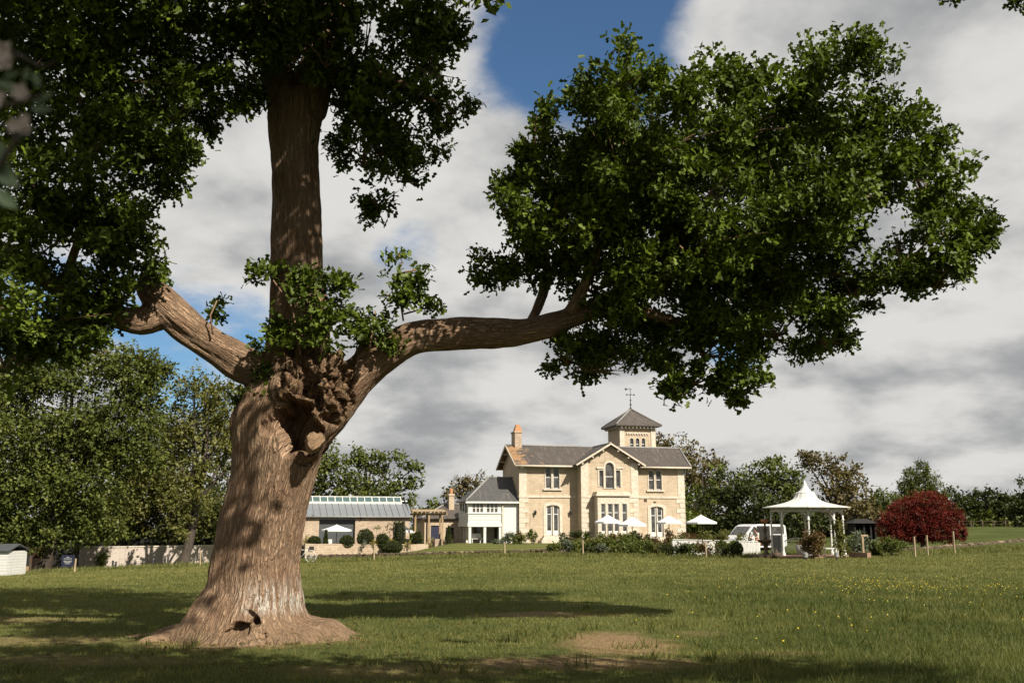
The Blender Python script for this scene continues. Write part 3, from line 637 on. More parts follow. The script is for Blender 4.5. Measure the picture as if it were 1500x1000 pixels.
def pblob(px, py, rx, rz, Y, ry): 
    c = at(px, py, Y); m = mpp(Y, c.z); return (tuple(c), (rx * m, ry, rz * m))
right = [pblob(*b) for b in [
    (795, 205, 44, 46, OY - 1.2, .9), (905, 125, 70, 58, OY - 1.6, 1.2), (830, 300, 98, 84, OY - 1.2, 1.3), (985, 185, 95, 90, OY - 1.4, 1.5), (1100, 165, 80, 70, OY - .9, 1.4), (1210, 140, 85, 72, OY - .6, 1.5),
    (1290, 225, 78, 76, OY - .6, 1.4), (1375, 255, 50, 58, OY - .3, 1.0), (1408, 335, 34, 60, OY - .2, .8), (1350, 360, 78, 62, OY - .4, 1.2), (1200, 295, 115, 92, OY - .4, 1.7), (1050, 320, 120, 105, OY - .6, 1.7),
    (900, 390, 110, 75, OY - .2, 1.3), (752, 388, 52, 34, OY, .8), (850, 515, 60, 33, OY + .8, 1.0), (950, 485, 85, 52, OY + .9, 1.3), (1060, 495, 95, 55, OY + .8, 1.3), (1165, 470, 85, 52, OY + .6, 1.2),
    (995, 572, 32, 26, OY + .3, .5), (1085, 566, 48, 24, OY + .5, .6), (880, 532, 50, 24, OY + .6, .6), (1382, 408, 36, 26, OY, .6), (745, 295, 26, 32, OY - .4, .6), (1270, 415, 60, 34, OY + .2, .8), (770, 250, 30, 30, OY - .6, .6), (1215, 490, 34, 26, OY + .3, .5), (720, 400, 28, 18, OY - .1, .4), (930, 215, 80, 70, OY - 1.9, 1.0), (850, 340, 80, 62, OY - .4, 1.1), (1000, 250, 140, 85, OY + 2.6, 1.5), (1190, 250, 120, 80, OY + 2.6, 1.4), (890, 270, 80, 70, OY + 2.4, 1.2), (1080, 420, 110, 50, OY + 2.4, 1.2), (790, 310, 46, 46, OY - .6, .8), (950, 330, 90, 80, OY + .2, 1.2), (870, 230, 70, 60, OY - .8, 1.0), (1030, 550, 40, 26, OY + .4, .5), (1000, 400, 110, 60, OY + 1.0, 1.2), (1150, 390, 100, 60, OY + .8, 1.2)]]
left = [pblob(*b) for b in [
    (560, 50, 95, 62, OY - .4, 1.4), (640, 85, 45, 55, OY - .5, .9), (600, 165, 72, 62, OY - .3, 1.2), (545, 215, 55, 55, OY + .2, 1.0), (560, 292, 28, 32, OY + .3, .5), (660, 165, 30, 34, OY - .5, .6), (520, 130, 50, 60, OY + .5, 1.0), (600, 250, 40, 30, OY, .6),
    (40, 80, 130, 130, OY - 2.6, 1.8), (190, 70, 120, 95, OY - 1.8, 1.6), (320, 50, 100, 70, OY - .9, 1.4), (330, 135, 55, 38, OY - .8, .8), (430, 40, 60, 55, OY + .6, 1.0), (90, 240, 120, 100, OY - 2.4, 1.7), (205, 205, 80, 75, OY - 1.8, 1.2), (265, 150, 55, 48, OY - 1.2, .9),
    (165, 340, 72, 60, OY - 1.8, 1.1), (60, 350, 100, 70, OY - 2.3, 1.4), (60, 450, 110, 62, OY - 2.2, 1.4), (150, 440, 62, 52, OY - 1.6, 1.0), (20, 520, 70, 44, OY - 2.2, .9), (250, 245, 36, 36, OY - 1.5, .6), (215, 395, 26, 36, OY - 1.2, .5), (110, 500, 60, 28, OY - 1.9, .7), (395, 40, 60, 50, OY - 1.3, .7), (445, 60, 50, 62, OY - 1.1, .6), (490, 70, 50, 55, OY - 1.0, .7), (380, 95, 40, 36, OY - 1.0, .5), (450, 10, 70, 40, OY - 1.4, .8)]]
spray = [pblob(*b) for b in [(400, 405, 30, 22, OY - .75, .25), (440, 425, 50, 30, OY - .8, .30), (495, 440, 48, 30, OY - .7, .35), (540, 470, 55, 28, OY - .6, .35), (590, 405, 34, 36, OY - .3, .3), (585, 440, 30, 18, OY - .4, .25), (630, 450, 26, 12, OY - .3, .2), (480, 490, 50, 28, OY - .8, .30), (415, 500, 34, 40, OY - .75, .25), (372, 565, 32, 30, OY - .5, .25), (312, 452, 18, 20, OY - .2, .2), (575, 372, 14, 16, OY - .3, .15), (545, 505, 40, 14, OY - .5, .25)]]
def shrink(bl, k): return [(c, tuple(q * k for q in r)) for c, r in bl]
def pblobs(bl, k): return shrink([pblob(*b) for b in bl], k)
foliage('crown', 'oak_leaf', oak, right, .124, 160, .24, 9, 'oak', OAK, shell=.55, sub=.145, cl=14)
foliage('crown', 'oak_leaf', oak, shrink(right, .66), .17, 60, .34, 8, 'oak', OAK, shell=.1, sub=.3)
foliage('crown', 'oak_leaf', oak, left, .126, 125, .24, 9, 'oak', OAK, shell=.5, sub=.15, cl=14)
foliage('crown', 'oak_leaf', oak, shrink(left, .68), .18, 66, .34, 8, 'oak', OAK, shell=.1, sub=.3)
foliage('leafy_sprays', 'oak_leaf', oak, spray, .13, 150, .2, 9, 'oak', OAK, shell=.2, sub=.26, cl=8)
# the upper crown above the picture: it throws the shade on the stem and on the grass
top = [((-4.6, 13.0, 12.2), (3.4, 3.0, 1.9)), ((-7.8, 13.5, 11.2), (3.2, 3.0, 2.2)), ((-5.0, 16.5, 13.4), (3.6, 3.0, 2.2)), ((-8.6, 10.6, 10.6), (3.0, 2.6, 2.0)), ((-4.6, 9.6, 10.0), (2.4, 2.2, 1.6)), ((-10.5, 15.0, 11.0), (2.6, 3.0, 2.4)), ((-1.6, 15.6, 11.8), (2.0, 2.0, 1.2)), ((-10.8, 8.4, 8.6), (2.6, 2.2, 2.0)), ((-.1, 12.2, 11.0), (1.4, 1.4, 1.1)), ((.3, 12.6, 12.0), (1.8, 1.6, 1.2)), ((.4, 8.2, 9.2), (1.2, .9, .9)), ((-.4, 9.3, 9.2), (1.2, .9, .9))]
foliage('crown', 'oak_leaf', oak, top, .24, 62, .5, 8, 'quad', OAK, shell=.2, sub=.4)
# twigs that carry the sprays
mb = MB()
for pts in ([(591, 470), (586, 440), (575, 415), (590, 385), (578, 360)], [(586, 440), (560, 430)], [(588, 400), (610, 395)], [(312, 490), (308, 462), (318, 440)], [(470, 520), (480, 480), (500, 445)], [(440, 520), (428, 450), (400, 410)], [(540, 520), (545, 485), (550, 455)], [(591, 460), (620, 452), (640, 450)]):
    MB().tube([at(x, y, OY - .35 - .3 * (x < 560)) - OAK for x, y in pts], [.016 - .002 * i for i in range(len(pts))], 6).build('twig', MT['bark'], oak)

tw = MB()
for bl, k in ((right, 9), (left, 7)):
    for c, r in bl:
        c = Vector(c) - OAK; s0 = c + Vector((-.3 * r[0], .2 * r[1], -.45 * r[2]))
        for q in range(k):
            d = Vector(rdirs(1)[0]); e_ = c + Vector((d.x * r[0], d.y * r[1], d.z * r[2])) * random.uniform(.8, 1.02); m_ = s0.lerp(e_, .5) + Vector((0, 0, .08 * r[2]))
            tw.tube([s0, m_, e_], [.022, .012, .004], 4, False)
o = tw.build('twigs', MT['bark'], oak); o['kind'] = 'stuff'
def litter():
    n = 420; a = rng.random(n) * 6.283; r = 1.2 + rng.exponential(2.2, n); x = OAK.x + np.cos(a) * r; y = OAK.y + np.sin(a) * r * 1.1
    k = (y > 10.3); x, y = x[k], y[k]; n = len(x); P = np.stack([x, y, gz(x, y) + .03], 1); D = rdirs(n); D[:, 2] *= .25
    o = link('fallen_leaves', leaf_mesh('fallen_leaves', P, D, unit(rdirs(n) * .4 + np.array([0, 0, 1.])), rng.uniform(.05, .10, n), rng.random(n), 'oak'), MT['rust_leaf']); tag(o, 'dry brown leaves scattered on the grass round the oak', 'leaves', kind='stuff')
litter()
def tufts():
    cs = []; r_ = random.Random(11)
    for i in range(46): a = r_.uniform(0, 6.283); rr = r_.uniform(1.25, 1.75); cs.append((OAK.x + math.cos(a) * rr, OAK.y + math.sin(a) * rr * .95, .10))
    for i in range(260): y = math.exp(r_.uniform(math.log(10.5), math.log(45))); x = r_.uniform(-.1, .56) * y if i % 3 else r_.uniform(-.56, .5) * y; cs.append((x, y, r_.uniform(.09, .19)))
    P, D, S, T = [], [], [], []
    for x, y, h in cs:
        m = 26; px_ = x + rng.normal(0, h * .55, m); py_ = y + rng.normal(0, h * .55, m); P.append(np.stack([px_, py_, gz(px_, py_) - .005], 1)); D.append(np.stack([rng.normal(0, .5, m), rng.normal(0, .5, m), np.ones(m)], 1)); S.append(h * rng.uniform(.6, 1.3, m)); T.append(np.clip(rng.normal(.3, .2, m), 0, 1))
    P, D, S, T = map(np.concatenate, (P, D, S, T)); Nn = rdirs(len(P))
    o = link('grass_tufts', leaf_mesh('grass_tufts', P, D, Nn, S, T, 'tuft'), MT['grass_blade']); tag(o, 'longer grass tufts at the oak foot and through the field', 'grass', kind='stuff')
tufts()
# ------------------------------------------------------------------ building helpers (local: x along the front, y back, z up)
class Frame:
    def __init__(s, origin, ang): s.o = Vector(origin); s.a = ang; s.c = math.cos(ang); s.s = math.sin(ang)
    def hit(s, px, py, t=0.0):
        """where the sight line of a photo pixel meets the plane y = t of this building -> (x, z) local"""
        d = pix_dir(px, py); n = Vector((-s.s, s.c, 0)); o = s.o + n * t
        k = (o - Vector((0, 0, EYE))).dot(n) / d.dot(n); p = Vector((0, 0, EYE)) + d * k - s.o
        return p.x * s.c + p.y * s.s, p.z
def outline(x0, x1, z0, z1, arch='flat', n=8):
    w = (x1 - x0) / 2; cx_ = (x0 + x1) / 2; rise = {'flat': .001, 'round': w, 'seg': w * .35}[arch]
    pts = [(x0, z0), (x1, z0)]
    for k in range(n + 1):
        a = math.pi * k / n; pts.append((cx_ + w * math.cos(a), z1 - rise + rise * math.sin(a)))
    return pts
def rect_map(x0, x1, z0, z1, n=8):
    cx_ = (x0 + x1) / 2; w = (x1 - x0) / 2; pts = [(x0, z0), (x1, z0)]
    for k in range(n + 1):
        a = math.pi * k / n; c, s = math.cos(a), math.sin(a)
        if abs(c) > .72: pts.append((x1 if c > 0 else x0, z1 - w * (1 - min(1, abs(s / c)))))
        else: pts.append((cx_ + w * c / max(s, .3) if s > .7 else cx_ + w * c, z1))
    pts[2] = (x1, z1 - w); pts[-1] = (x0, z1 - w)
    return pts
def inset(x0, x1, z0, z1, d): return x0 + d, x1 - d, z0 + d, z1 - d
def wall(mb, x0, x1, z0, z1, t, holes, depth=.28):
    """front sheet with openings cut in it and reveals running back"""
    hs = [h[:4] for h in holes]
    xs = sorted({x0, x1, *[h[0] for h in hs], *[h[1] for h in hs]}); zs = sorted({z0, z1, *[h[2] for h in hs], *[h[3] for h in hs]})
    for a, b in zip(xs[:-1], xs[1:]):
        for c, d in zip(zs[:-1], zs[1:]):
            m, n = (a + b) / 2, (c + d) / 2
            if any(h[0] < m < h[1] and h[2] < n < h[3] for h in hs): continue
            mb.quad((a, t, c), (b, t, c), (b, t, d), (a, t, d))
    for a, b, c, d in hs:
        mb.quad((a, t, c), (a, t, d), (a, t + depth, d), (a, t + depth, c)); mb.quad((b, t, d), (b, t, c), (b, t + depth, c), (b, t + depth, d))
        mb.quad((a, t, d), (b, t, d), (b, t + depth, d), (a, t + depth, d)); mb.quad((b, t, c), (a, t, c), (a, t + depth, c), (b, t + depth, c))
        mb.quad((a, t + depth, c), (b, t + depth, c), (b, t + depth, d), (a, t + depth, d))
def glazed(parent, name, lights, t, rails, arch='round', bars=0, door=0.0, frame=.055, label=None):
    """one window: lights = [(x0,x1,z0,z1)], white frame, stone surround done apart; panes are sub-parts"""
    f = MB()
    for (x0, x1, z0, z1) in lights:
        o = outline(x0, x1, z0, z1, arch); i = outline(*inset(x0, x1, z0, z1, frame), arch); f.strip(o, i, t + .10, t + .17)
        for r in rails: f.box(x0 + frame, x1 - frame, t + .105, t + .165, z0 + (z1 - z0) * r - .03, z0 + (z1 - z0) * r + .03)
        for b in range(bars): xm = x0 + (x1 - x0) * (b + 1) / (bars + 1); f.box(xm - .018, xm + .018, t + .107, t + .163, z0 + frame + door, z1 - frame)
        if door: f.box(x0 + frame, x1 - frame, t + .11, t + .16, z0 + frame, z0 + door)
    w = f.build(name, MT['white'], parent)
    if label: w['label'] = label
    for (x0, x1, z0, z1) in lights:
        cuts = [0] + list(rails) + [1]
        for k, (a, b) in enumerate(zip(cuts[:-1], cuts[1:])):
            za, zb = z0 + (z1 - z0) * a + (frame if a == 0 else .03) + (door if a == 0 else 0), z0 + (z1 - z0) * b - (frame if b == 1 else .03)
            for q in range(bars + 1):
                xa = x0 + frame + (x1 - x0 - 2 * frame) * q / (bars + 1) + (.018 if q else 0); xb = x0 + frame + (x1 - x0 - 2 * frame) * (q + 1) / (bars + 1) - (.018 if q < bars else 0)
                mb = MB(); pts = outline(xa, xb, za, zb, arch if b == 1 and bars == 0 else 'flat'); mb.prism(pts, t + .132, t + .14)
                mb.build('pane', MT['glass'], w)
                if bars == 0 or True:      # slim inner margin bars
                    pass
    return w
def surround(mb, x0, x1, z0, z1, t, m, arch, proud=.04):
    mb.strip(outline(x0 - m, x1 + m, z0, z1 + m, arch), outline(x0, x1, z0, z1, arch), t - proud, t + .12)
def spandrel(mb, x0, x1, z0, z1, t, arch):
    if arch != 'flat': mb.strip(rect_map(x0, x1, z0, z1), outline(x0, x1, z0, z1, arch), t + .004, t + .2)

# ------------------------------------------------------------------ the stone house
HA = R(13)
h0 = gp(761, 86.0); h0.z = 0.0
house = thing('stone_house', 'cream stone villa with slate roofs, gabled centre and square belvedere tower', 'house', h0, HA)
H = Frame(h0, HA)
PJ = 1.25                     # how far the gabled centre stands forward
xL, xR = 0.0, H.hit(1003, 740, 0)[0]
cL, cR = H.hit(852, 740, -PJ)[0], H.hit(935, 740, -PJ)[0]
eave = H.hit(800, 679, 0)[1] + .12
DEP = 6.6; OV = .5; rid_t = DEP / 2; rid_z = H.hit(800, 653, rid_t)[1]
Z0 = -.6
HL = lambda a, b, c, d, t=0: (*sorted((H.hit(a, 720, t)[0], H.hit(b, 720, t)[0])), H.hit((a + b) / 2, d, t)[1], H.hit((a + b) / 2, c, t)[1])
up_l = [HL(799.2, 807.6, 683, 715), HL(810.6, 819.4, 683, 715)]
up_r = [HL(950.6, 958.4, 688, 717), HL(961.4, 969.4, 688, 717)]
dr_l = [HL(800, 809.2, 739.5, 783.8), HL(809.8, 819, 739.5, 783.8)]
dr_r = [HL(952, 960.8, 741.5, 786), HL(961.4, 970.2, 741.5, 786)]
c_mid = [HL(887, 899.8, 677, 715.5, -PJ)]; c_sd = [HL(878, 884.8, 688.5, 713, -PJ), HL(902.6, 909, 688.5, 713, -PJ)]
mb = MB()
wall(mb, xL, cL + .0, Z0, eave, 0, up_l + dr_l); wall(mb, cR, xR, Z0, eave, 0, up_r + dr_r)
mb.quad((xL, 0, Z0), (xL, 0, eave), (xL, DEP, eave), (xL, DEP, Z0)); mb.add([(xL, 0, eave), (xL, rid_t, rid_z - .12), (xL, DEP, eave)], [(0, 1, 2)])
mb.quad((xR, 0, Z0), (xR, DEP, Z0), (xR, DEP, eave), (xR, 0, eave)); mb.quad((xL, DEP, Z0), (xL, DEP, eave), (xR, DEP, eave), (xR, DEP, Z0))
for q in up_l + up_r: spandrel(mb, *q, 0, 'round')
for q in dr_l[:1] + dr_r[:1]: pass
mb.build('wall', MT['stone'], house)
mb = MB(); gzz = eave - .05; gap = H.hit(895, 651.8, -PJ)[1]; cm = (cL + cR) / 2
wall(mb, cL, cR, Z0, gzz, -PJ, c_mid + c_sd)
spandrel(mb, *c_mid[0], -PJ, 'round')
mb.add([(cL, -PJ, gzz), (cR, -PJ, gzz), (cm, -PJ, gap)], [(0, 1, 2)])
mb.quad((cL, -PJ, Z0), (cL, -PJ, gzz), (cL, .02, gzz), (cL, .02, Z0)); mb.quad((cR, -PJ, Z0), (cR, .02, Z0), (cR, .02, gzz), (cR, -PJ, gzz))
mb.build('gabled_front', MT['stone'], house)
# dressed stone: string course, corner strips, sills, surrounds
sz = H.hit(800, 727, 0)[1]
mb = MB()
for a, b, t in ((xL - .05, cL - .002, 0), (cR + .002, xR + .05, 0)): mb.box(a, b, t - .07, t + .05, sz - .09, sz + .09)
mb.box(cL - .05, cR + .05, -PJ - .07, -PJ + .05, sz - .09, sz + .09); mb.box(xL - .07, xL + .03, .06, DEP, sz - .09, sz + .09)
mb.build('string_course', MT['cream'], house)
for a, b, t in ((xL - .035, xL + .62, 0), (cR - .62, cR + .035, -PJ), (cL - .035, cL + .62, -PJ), (xR - .62, xR + .035, 0)):
    MB().box(a, b, t - .035, t + .02, sz + .092, eave - .02).build('corner_strip', MT['cream'], house)
qs = random.Random(3)
qz = (sz - .09 - 0.05) / 9
q_me = {}
for (xa, sgn, t) in ((xL, 1, 0), (cR, -1, -PJ), (cL, 1, -PJ), (xR, -1, 0)):
    for k in range(9):
        w = .78 if k % 2 == 0 else .46; key = (w, sgn)
        if key not in q_me: q_me[key] = MB().box(-.035 * sgn, w * sgn, -.035, .02, .012, qz - .012).mesh('quoin'); q_me[key].materials.append(MT['cream'])
        o = link('quoin', q_me[key], None, house); o.location = (xa, t, .05 + k * qz)
for lights, t in ((up_l, 0), (up_r, 0)):
    mb = MB(); x0, x1, z0, z1 = lights[0][0], lights[1][1], lights[0][2], lights[0][3]
    for q in lights: surround(mb, *q, t, .085, 'round')
    mb.build('window_surround', MT['cream'], house)
    MB().box(x0 - .22, x1 + .22, t - .14, t + .03, z0 - .16, z0 - .02).build('window_sill', MT['cream'], house)
    glazed(house, 'window', lights, t, [.5], 'round')
for lights, t in ((dr_l, 0), (dr_r, 0)):
    x0, x1, z0, z1 = lights[0][0], lights[1][1], lights[0][2], lights[0][3]
    mb = MB(); surround(mb, x0 - .02, x1 + .02, z0, z1 + .01, t, .24, 'seg', .05); mb.build('door_surround', MT['cream'], house)
    w = glazed(house, 'glazed_door', lights, t, [.70], 'flat', 0, .42, .11, 'white double glazed door with overlight')
    MB().box((x0 + x1) / 2 - .03, (x0 + x1) / 2 + .03, t + .05, t + .10, z0 + 1.0, z0 + 1.1).build('door_handle', MT['iron'], w)
    mb = MB()
    for k in range(3): MB().box(x0 - .3 - .18 * k, x1 + .3 + .18 * k, t - .35 - .3 * k, t - .02, Z0, z0 - .02 - .17 * k).build('step', MT['cream'], house)
# the triple window of the gable
mb = MB(); surround(mb, *c_mid[0], -PJ, .17, 'round', .06)
for q in c_sd: surround(mb, *q, -PJ, .12, 'flat', .05)
xs0, xs1 = c_sd[0][0] - .25, c_sd[1][1] + .25
mb.build('window_surround', MT['cream'], house)
for q, s_ in ((c_sd[0], -1), (c_sd[1], 1)):
    xa, xb = (xs0, c_mid[0][0] - .18) if s_ < 0 else (c_mid[0][1] + .18, xs1)
    MB().box(xa, xb, -PJ - .12, -PJ + .02, q[3] + .13, q[3] + .30).build('window_cornice', MT['cream'], house)
glazed(house, 'window', c_mid, -PJ, [.46], 'round', label='tall round arched middle window of the gable'); 
for q in c_sd: glazed(house, 'window', [q], -PJ, [], 'flat')
# the square bay below
BT = -PJ - 1.0; bx0, bx1 = H.hit(875.5, 740, BT)[0], H.hit(922.5, 740, BT)[0]; bz = H.hit(890, 726, BT)[1]
by = lambda a, b, c=737.5, d=781: HL(a, b, c, d, BT)
bays = [by(880, 886.6), by(890, 897.2), by(899, 906.2), by(911, 917.8)]
mb = MB(); wall(mb, bx0, bx1, Z0, bz, BT, bays)
mb.quad((bx0, BT, Z0), (bx0, BT, bz), (bx0, -PJ, bz), (bx0, -PJ, Z0)); mb.quad((bx1, BT, Z0), (bx1, -PJ, Z0), (bx1, -PJ, bz), (bx1, BT, bz))
bay = mb.build('bay', MT['cream'], house); bay['label'] = 'square stone bay with flat roof and tall white lights'
mb = MB(); mb.box(bx0 - .16, bx1 + .16, BT - .16, -PJ - .002, bz, bz + .16); mb.box(bx0 - .05, bx1 + .05, BT - .05, -PJ - .002, bz + .16, bz + .36); mb.build('bay_cornice', MT['cream'], house)
for q in bays: glazed(house, 'window', [q], BT, [.36, .70], 'flat', 0, .22, .06)
# downpipe, lanterns, vent, alarm box
mb = MB(); dp = H.hit(845.5, 700, 0)[0]
mb.tube([(dp, -.45, eave - .12), (dp, -.40, eave - .3), (dp, -.07, eave - .62), (dp, -.07, .1)], .05, 8); mb.build('downpipe', MT['cream'], house)
for px in (783.5, 835):
    x, z = H.hit(px, 751, 0); mb = MB(); mb.box(x - .03, x + .03, -.2, -.0, z + .12, z + .16); mb.lathe([(.0, -.20), (.07, -.15), (.12, .12), (.13, .14), (.03, .24), (0, .3)], (x, -.2, z), 6, False); mb.build('wall_lantern', MT['iron'], house)
x, z = H.hit(945.5, 732.5, 0); MB().box(x - .13, x + .13, -.05, .02, z - .1, z + .1).build('vent', MT['timber_dark'], house)
x, z = H.hit(959, 735, 0); MB().box(x - .09, x + .09, -.06, .02, z - .05, z + .05).build('floodlight', MT['iron'], house)
# roofs
def roof(name, polys, mat, th=.10, parent=None):
    mb = MB()
    for p in polys: mb.slab(p, th)
    return mb.build(name, mat, parent or house)
zl = lambda t: eave + (rid_z - eave) * (t + 0.0) / rid_t        # height of the front slope over depth t
ez = zl(-OV)
rr = H.hit(995, 657, rid_t)[0]; xe = xR + OV
roof('roof', [[(xL - OV, -OV, ez), (cm, -OV, ez), (cm, rid_t, rid_z), (xL - OV, rid_t, rid_z)], [(xL - OV, rid_t, rid_z), (cm, rid_t, rid_z), (cm, DEP + OV, ez), (xL - OV, DEP + OV, ez)]], MT['slate_lichen'])
roof('roof', [[(cm, -OV, ez), (xe, -OV, ez), (rr, rid_t, rid_z), (cm, rid_t, rid_z)], [(cm, rid_t, rid_z), (rr, rid_t, rid_z), (xe, DEP + OV, ez), (cm, DEP + OV, ez)], [(xe, -OV, ez), (xe, DEP + OV, ez), (rr, rid_t, rid_z)]], MT['slate'])
gs = (gap - gzz) / ((cR - cL) / 2); go = .55; gy0 = -PJ - .5
g_ez = gzz - gs * go + .14; g_rz = gap + .14
roof('gable_roof', [[(cL - go, gy0, g_ez), (cm, gy0, g_rz), (cm, rid_t, g_rz), (cL - go, 1.2, g_ez)], [(cm, gy0, g_rz), (cR + go, gy0, g_ez), (cR + go, 1.2, g_ez), (cm, rid_t, g_rz)]], MT['slate'])
for s_, xa in ((-1, cL - go - .02), (1, cR + go + .02)):
    mb = MB(); mb.bar((cm, gy0 - .03, g_rz - .05), (xa, gy0 - .03, g_ez - .05), .05, .14, up=(0, 0, 1)); mb.build('bargeboard', MT['cream'], house)
for k in range(3):
    for s_ in (-1, 1):
        u = .22 + .3 * k; x = cm + s_ * u * ((cR - cL) / 2 + go); z = g_rz - (g_rz - g_ez) * u - .22
        MB().box(x - .06, x + .06, gy0 + .03, -PJ - .002, z - .09, z + .04).build('eave_bracket', MT['cream'], house)
# left gable end: bargeboards, brackets
for a, b in (((xL - OV - .02, -OV, ez - .06), (xL - OV - .02, rid_t, rid_z - .06)), ((xL - OV - .02, rid_t, rid_z - .06), (xL - OV - .02, DEP + OV, ez - .06))): MB().bar(a, b, .05, .2).build('bargeboard', MT['cream'], house)
for t in (.6, 1.7, 2.8, 4.2, 5.4): z = (zl(t) if t < rid_t else zl(DEP - t)) - .24; MB().box(xL - OV + .05, xL, t - .05, t + .05, z - .1, z).build('eave_bracket', MT['cream'], house)
MB().tube([(xL - OV, -OV - .05, ez - .1), (cL - .05, -OV - .05, ez - .1)], .085, 8).build('gutter', MT['cream'], house)
MB().tube([(cR + go - .1, -OV - .05, ez - .1), (xe, -OV - .05, ez - .1)], .085, 8).build('gutter', MT['cream'], house)
MB().box(xL + .02, xL + .3, -.42, -.02, ez - .3, ez - .14).build('eave_bracket', MT['white'], house)
for a, b in (((xL - OV, rid_t, rid_z + .02), (cm - 1.2, rid_t, rid_z + .02)), ((cm + 1.0, rid_t, rid_z + .02), (rr, rid_t, rid_z + .02)), ((rr, rid_t, rid_z + .01), (xe, -OV, ez + .03)), ((cm, gy0, g_rz + .02), (cm, rid_t, g_rz + .02))): MB().tube([a, b], .085, 7).build('ridge_tiles', MT['lead'], house)
# main chimney on the left end of the ridge
x0, x1 = H.hit(754, 640, rid_t - .4)[0], H.hit(764, 640, rid_t - .4)[0]; zt = H.hit(759, 634, rid_t)[1]; ztt = H.hit(758, 622, rid_t)[1]
mb = MB(); mb.box(x0, x1, rid_t - .5, rid_t + .9, rid_z - 1.0, zt); mb.box(x0 - .06, x1 + .06, rid_t - .56, rid_t + .96, zt, zt + .12)
ch = mb.build('chimney', MT['rubble'], house)
mb = MB(); xm = (x0 + x1) / 2
mb.add([(x0 - .02, rid_t - .5, zt + .12), (x1 + .02, rid_t - .5, zt + .12), (x1 + .02, rid_t + .2, zt + .12), (x0 - .02, rid_t + .2, zt + .12), (xm - .17, rid_t - .32, ztt), (xm + .17, rid_t - .32, ztt), (xm + .17, rid_t + .02, ztt), (xm - .17, rid_t + .02, ztt)],
       [(0, 1, 5, 4), (1, 2, 6, 5), (2, 3, 7, 6), (3, 0, 4, 7), (4, 5, 6, 7)]); mb.build('chimney_pot', MT['terracotta'], ch)
# belvedere tower
TT = 5.0; tx0, tx1 = H.hit(908.2, 640, TT)[0], H.hit(959.6, 640, TT)[0]; tw = tx1 - tx0; tz = H.hit(935, 625, TT)[1]; te = H.hit(935, 621.8, TT - .5)[1]; ta = H.hit(927, 599.5, TT + tw / 2)[1]
tb = rid_z - 1.6
tl = [HL(a, b, 641.5, 656, TT) for a, b in ((924.4, 929.6), (932.8, 938.2), (941.6, 946.8))]
mb = MB(); wall(mb, tx0, tx1, tb, tz, TT, tl, .2)
for q in tl: spandrel(mb, *q, TT, 'round')
mb.quad((tx0, TT, tb), (tx0, TT, tz), (tx0, TT + tw, tz), (tx0, TT + tw, tb)); mb.quad((tx1, TT, tb), (tx1, TT + tw, tb), (tx1, TT + tw, tz), (tx1, TT, tz)); mb.quad((tx0, TT + tw, tb), (tx0, TT + tw, tz), (tx1, TT + tw, tz), (tx1, TT + tw, tb))
tower = mb.build('tower', MT['stone'], house); tower['label'] = 'square stone belvedere tower with three small arches'
for a, b in ((tx0 - .03, tx0 + .42), (tx1 - .42, tx1 + .03)): MB().box(a, b, TT - .06, TT + .02, tb, tz - .02).build('corner_strip', MT['cream'], tower)
mb = MB()
for q in tl: surround(mb, *q, TT, .06, 'round', .03)
mb.box(tl[0][0] - .35, tl[2][1] + .35, TT - .10, TT + .02, tl[0][3] + .42, tl[0][3] + .52); mb.build('window_surround', MT['cream'], tower)
dn = 9
for k in range(dn): x = tl[0][0] - .28 + (tl[2][1] - tl[0][0] + .56) * k / (dn - 1); MB().box(x - .07, x + .07, TT - .08, TT + .02, tl[0][3] + .30, tl[0][3] + .418).build('dentil', MT['cream'], tower)
for q in tl: glazed(house, 'window', [q], TT, [.4], 'round', frame=.035)
for k in range(10): x = tx0 + .1 + (tw - .2) * k / 9; MB().box(x - .08, x + .08, TT - .36, TT + .02, te - .30, te - .06).build('eave_bracket', MT['cream'], tower)
for k in range(6): y = TT + .2 + (tw - .3) * k / 5; MB().box(tx0 - .36, tx0 + .02, y - .08, y + .08, te - .30, te - .06).build('eave_bracket', MT['cream'], tower)
e = .52; a4 = [(tx0 - e, TT - e, te), (tx1 + e, TT - e, te), (tx1 + e, TT + tw + e, te), (tx0 - e, TT + tw + e, te)]; ap = ((tx0 + tx1) / 2, TT + tw / 2, ta)
mb = MB(); mb.add(a4 + [ap] + [(x, y, z - .12) for x, y, z in a4], [(0, 1, 4), (1, 2, 4), (2, 3, 4), (3, 0, 4), (8, 7, 6, 5), (0, 5, 6, 1), (1, 6, 7, 2), (2, 7, 8, 3), (3, 8, 5, 0)]); troof = mb.build('tower_roof', MT['slate'], house)
for p in a4: MB().tube([Vector(p) + Vector((0, 0, .03)), Vector(ap) + Vector((0, 0, .05))], .07, 6).build('hip_ridge', MT['lead'], troof)
fz = H.hit(927, 568, TT + tw / 2)[1]; hgt = fz - ta
mb = MB(); mb.lathe([(.16, -.1), (.13, .12), (.05, .2), (.05, .38), (.11, .46), (.05, .55), (.035, .8), (.09, .9), (.03, 1.0), (.022, hgt)], ap, 10)
vane = mb.build('weather_vane', MT['iron'], troof)
zc = ta + hgt * .68
MB().bar((ap[0] - .38, ap[1], zc), (ap[0] + .38, ap[1], zc), .03, .03).build('vane_arm', MT['iron'], vane) if False else None
mb.v, mb.f, mb.sm = [], [], []
mb.bar((ap[0] - .38, ap[1], zc), (ap[0] + .38, ap[1], zc), .035, .035); mb.bar((ap[0], ap[1] - .38, zc), (ap[0], ap[1] + .38, zc), .035, .035)
mb.box(ap[0] - .44, ap[0] - .30, ap[1] - .02, ap[1] + .02, zc - .07, zc + .07); mb.box(ap[0] + .30, ap[0] + .44, ap[1] - .02, ap[1] + .02, zc - .07, zc + .07)
